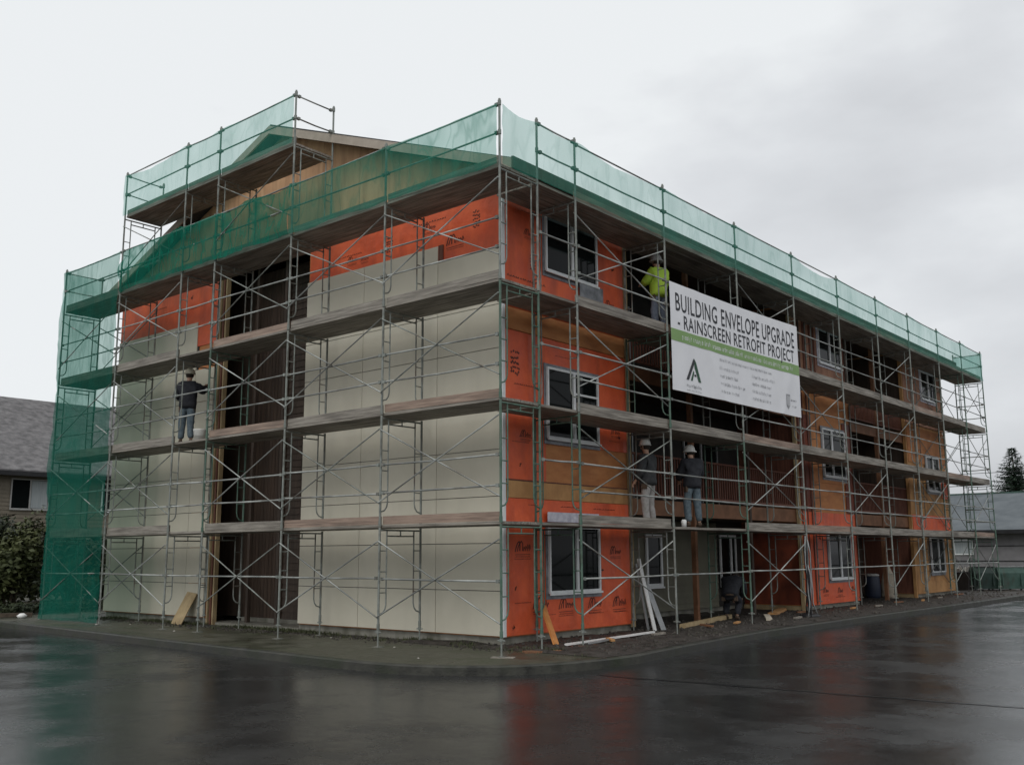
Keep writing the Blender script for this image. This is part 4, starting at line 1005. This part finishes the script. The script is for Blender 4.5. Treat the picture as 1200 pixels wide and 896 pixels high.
o = MB().lathe([(.11, 0), (.14, .28), (.15, .30), (.135, .30), (.12, .05)], (-9.35, .45, dk(2)+.05), 14).build('bucket', 'hat', None, True); at_base(tag(o, 'pale bucket on the deck beside the worker in the black jacket', 'bucket'))
# dumpsters
def dumpster(x, y, rz, label, m, wd=2.0, lid=True):
    D = empty('dumpster', (x, y, G), label, 'dumpster')
    b = MB(); b.prism([(-.6, .12), (.6, .12), (.72, .95), (.62, 1.25), (-.62, 1.05)], 'y', -wd/2, wd/2)
    for k in (-.7, .7): b.box(.60, .745, k*wd/2-.03, k*wd/2+.03, .3, .9)
    b = build_local(b, 'body', m, D)
    l = MB(); l.bar((-.64, -wd/4, 1.08), (.66, -wd/4, 1.28), wd/2-.03, .035); l.bar((-.64, wd/4, 1.08), (.66, wd/4, 1.28), wd/2-.03, .035); build_local(l, 'lid', 'greysheet' if lid else 'black', D)
    for sx in (-.5, .5):
        for sy in (-wd/2+.15, wd/2-.15):
            build_local(MB().tube([(sx, sy-.03, .06), (sx, sy+.03, .06)], .06, 10), 'wheel', 'black', D)
    D.rotation_euler = (0, 0, rz); D.scale = (.74,)*3; return D
dumpster(-.55, 31.2, R(-44), 'green steel dumpster with pale lid at the far right end of the building', 'dumpster', 1.5)
dumpster(-1.35, 30.55, R(-44), 'dark green dumpster standing left of the pale-lidded one', 'dumpster_dark', 1.25, False)
db = empty('rubbish_bin', (-1.75, 29.9, G), 'low dark brown rubbish bin heaped with pale scraps beyond the last block', 'bin')
build_local(MB().prism([(-.42, 0), (.42, 0), (.52, .95), (-.52, .95)], 'y', -.5, .5), 'body', 'bin', db)
db.scale = (.62, .62, .78)
hp = MB()
for k in range(22):
    x, y = random.uniform(-.4, .4), random.uniform(-.5, .5); hp.bar((x, y, .98), (x+random.uniform(-.25, .25), y+random.uniform(-.25, .25), 1.0+random.uniform(.05, .3)), .16, .015)
build_local(hp, 'scraps', 'paper', db)
# litter
for k, (x, y) in enumerate([(-11.6, .3), (-8.9, -.2), (-5.5, -1.2), (-4.4, .75), (-2.5, .1), (-.9, -.9), (.6, 3.3), (.35, 6.1), (-.1, 6.9), (-14.6, .1), (.4, 9.2), (.2, 14.6), (-.4, 18.2), (-12.2, -.2), (-4.9, .7)]):
    ons = -1.5 < y or x > 20
    zz = G if (y > -1.1 and x < 1.2 and not (x > 1.3)) else ROADZ
    mb = MB(); n0 = random.uniform(0, 6); s = random.uniform(.016, .036)
    mb.lathe([(s*.9, 0), (s, s*.25), (s*.5, s*.55)], (x, y, zz+.006), 6); o = mb.build('litter_scrap', 'paper'); o.data.transform(Matrix.Translation((0, 0, 0)))
    at_base(tag(o, 'small crumpled pale scrap of litter lying on the wet ground', 'litter', 'litter scraps on the ground'))

# ------------------------------------------------------------------ neighbours
def leaves(mb, c, rad, n, size, flat=.0, shell=.55):
    for k in range(n):
        d = Vector((random.gauss(0, 1), random.gauss(0, 1), random.gauss(0, 1))).normalized()
        r = shell + (1-shell)*random.random()
        bumpy = .78 + .45*mnoise.noise(d*2.3+Vector(c)*.7) + .25*mnoise.noise(d*6+Vector(c))
        p = Vector((c[0]+d.x*rad[0]*r*bumpy, c[1]+d.y*rad[1]*r*bumpy, c[2]+d.z*rad[2]*r*bumpy))
        if p.z < G+.03: p.z = G+.03+random.random()*.3
        u = Vector((random.gauss(0, 1), random.gauss(0, 1), random.gauss(0, .6))).normalized(); v = u.cross(d+Vector((.01, .02, .3))).normalized()
        s = size*random.uniform(.6, 1.4)
        n0 = len(mb.v); mb.v += [tuple(p-u*s), tuple(p+v*s*.45), tuple(p+u*s), tuple(p-v*s*.45)]; mb.f.append((n0, n0+1, n0+2, n0+3)); mb.mi.append(0)
def bush(loc, rad, n, size, m, label, group=None, cat='bush'):
    E_ = empty('bush', loc, label, cat, group)
    mb = MB()
    for k in range(9):
        c = (loc[0]+random.uniform(-.45, .45)*rad[0], loc[1]+random.uniform(-.45, .45)*rad[1], loc[2]+rad[2]*random.uniform(.45, 1.05))
        leaves(mb, c, (rad[0]*.6, rad[1]*.6, rad[2]*.6), n//9, size)
    mb.build('foliage', m, E_)
    st = MB()
    for k in range(5):
        a = k*1.26; st.tube([(loc[0]+.1*math.cos(a), loc[1]+.1*math.sin(a), loc[2]), (loc[0]+rad[0]*.4*math.cos(a), loc[1]+rad[1]*.4*math.sin(a), loc[2]+rad[2]*1.1)], .05, 6, r2=.02)
    st.build('stem', 'bark', E_); return E_
bush((-20.8, -.1, G), (2.2, 2.1, 2.25), 19000, .10, 'leaf_dark', 'dark dense evergreen bush at the far left edge beside the netting')
bush((-22.8, 1.0, G), (1.9, 1.9, 2.3), 9000, .11, 'leaf_dark', 'tall dark bush behind the netted end of the scaffold')
bush((-20.6, -1.9, G), (1.7, 1.7, 2.1), 6000, .10, 'leaf_light', 'lighter olive bush at the left picture edge below the neighbouring window')
bush((-19.4, .85, G), (1.1, 1.1, 1.9), 5000, .085, 'leaf_light', 'small yellow-green bush just left of the green netting')
bush((-21.5, 4.5, G), (2.2, 2.2, 1.5), 6000, .12, 'leaf_dark', 'dark bush seen through the green netting near the building corner')
bush((-25.5, 5.5, G), (2.2, 2.4, 1.6), 5000, .13, 'leaf_dark', 'dark bush further back in front of the tan house')
mb = MB()
for k in range(60): leaves(mb, (-17.6-random.random()*1.2, -1+random.random()*4.5, G+.15), (.35, .35, .22), 60, .05)
kind(mb.build('ground_cover', 'leaf_dark'), 'stuff')
thing_bar('timber_edging', (-17.2, -.9, G+.06), (-16.6, .3, G+.06), .12, .1, 'bark', 'dark timber edging lying in front of the left bush', 'edging')
o = MB().lathe([(.09, 0), (.13, .06), (.05, .12)], (-16.3, -.1, G), 9).build('white_bag', 'white', None, True); at_base(tag(o, 'small white bag on the pavement at the foot of the green netting', 'bag'))
# left neighbour house: eaves along y at x=-40.6
Hh = empty('neighbour_house', (-47, 12, ROADZ), 'tan sided house with grey shingle roof behind the bushes on the left', 'house')
MB().box(-53, -41.05, -8, 34, ROADZ, 5.75).build('wall', 'laptan', Hh)
def lap_at(x, y0, y1, z0, z1, m, parent, step=.2, holes=()):
    mb = MB(); z = z0
    while z < z1-.01:
        mb.prism([(x+.03, z), (x+.006, min(z+step, z1)), (x-.01, min(z+step, z1)), (x-.01, z)], 'y', y0, y1); z += step
    return mb.build('lap_siding', m, parent)
lap_at(-41.04, -8, 34, ROADZ, 5.6, 'laptan', Hh)
rf = MB().prism([(-40.5, 5.55), (-47, 10.15), (-53.5, 5.55), (-53.5, 5.8), (-47, 10.40), (-40.5, 5.80)], 'y', -8.6, 34.6).build('roof', 'shingle', Hh)
MB().box(-40.49, -40.38, -8.6, 34.6, 5.5, 5.72).build('gutter', 'black', rf)
wh = window_x(-41.0, 9.75, 11.70, 3.85, 5.40, 10.72, flash=False, framew=.06, m='hat_grey', parent=Hh)
MB().box(-40.983, -40.980, 10.78, 11.62, 3.93, 5.32).build('curtain', 'curtain', wh)
window_x(-41.0, 14.5, 16.5, 3.85, 5.40, 15.5, flash=False, framew=.07, parent=Hh)
window_x(-41.0, 4.5, 6.5, 3.85, 5.40, 5.5, flash=False, framew=.07, parent=Hh)
# right neighbour: low grey building
Nb = empty('neighbour_building', (-4, 50, ROADZ), 'low grey building with blue-grey roof beyond the right end of the scaffold', 'building')
MB().box(-22, 8, 46.3, 58, ROADZ, 2.55).build('wall', 'lapgrey', Nb)
for z in (.95, 1.75): MB().box(-22, 8, 46.27, 46.298, z, z+.04).build('wall_batten', 'black', Nb)
rr_ = MB(); rr_.prism([(45.7, 2.45), (52, 4.72), (58.6, 2.45), (58.6, 2.65), (52, 4.90), (45.7, 2.62)], 'x', -22.6, 8.6); rr_ = rr_.build('roof', 'metalroof', Nb)
MB().box(-22.6, 8.6, 51.9, 52.1, 4.86, 4.96).build('ridge_cap', 'dumpster', rr_)
MB().box(-22.6, 8.6, 45.60, 45.70, 2.42, 2.62).build('gutter', 'black', rr_)
wn = MB().box(-6.75, -5.75, 46.24, 46.296, 1.30, 2.15).build('window', 'vinyl', Nb)
MB().box(-6.68, -5.82, 46.232, 46.239, 1.37, 2.08).build('pane', 'curtain', wn)
bush((-.2, 37.0, G), (1.3, 1.5, .62), 3500, .07, 'leaf_light', 'light green clipped bush beyond the green dumpster at right edge')
bush((-1.6, 38.2, G), (1.2, 1.2, .6), 2500, .07, 'leaf_dark', 'dark low bush behind the green dumpster')
# conifer
def conifer(x, y, h, rad, label):
    T = empty('conifer_tree', (x, y, ROADZ), label, 'tree')
    MB().tube([(x, y, ROADZ), (x+.1, y, h*.5), (x, y, h-.2)], .28, 8, r2=.03).build('trunk', 'bark', T)
    mb = MB(); z = 1.2
    while z < h:
        q = 1-(z/h); rr = rad*(q**.75)*random.uniform(.75, 1.1)+.1; nb = 9 if q > .15 else 4
        a0 = random.random()*6
        for k in range(nb):
            a = a0+k*6.28/nb+random.uniform(-.3, .3); L__ = rr*random.uniform(.6, 1.12); steps = max(3, int(L__/.16))
            for s_ in range(steps):
                t = (s_+1)/steps; px, py = x+math.cos(a)*L__*t, y+math.sin(a)*L__*t; pz = z-.28*L__*t+.35*L__*t*t*.7
                for g in range(8):
                    u = Vector((math.cos(a)+random.gauss(0, .5), math.sin(a)+random.gauss(0, .5), random.gauss(-.25, .35))).normalized(); sz = .26*(1-.35*t)*random.uniform(.6, 1.3)
                    v = u.cross(Vector((random.gauss(0, .4), random.gauss(0, .4), 1))).normalized()*sz*.16
                    p0 = Vector((px, py, pz)); n0 = len(mb.v); mb.v += [tuple(p0-v), tuple(p0+u*sz*1.4), tuple(p0+v)]; mb.f.append((n0, n0+1, n0+2)); mb.mi.append(0)
        z += .12+.06*q
    mb.build('crown', 'needle', T); return T
conifer(-8.9, 70, 9.25, 3.7, 'lone dark conifer rising behind the low grey building at right')
conifer(-6.0, 74, 7.6, 3.4, 'shorter dark conifer at the right picture edge behind the lone tall one')
bush((-14.5, 66, ROADZ), (3.0, 2.5, 2.9), 3500, .2, 'leaf_dark', 'round dark tree crown showing behind the right scaffold bays', cat='tree')
# wires
mb = MB(); pts = [(-30, 60, 6.9)]+[(-30+t*4.6, 60, 6.95-.4*math.sin(math.pi*min(1, t/12))+.03*t) for t in range(1, 13)]; mb.tube(pts, .018, 5)
o = mb.build('power_line', 'black'); at_base(tag(o, 'thin black power line crossing the sky at right', 'power line'))
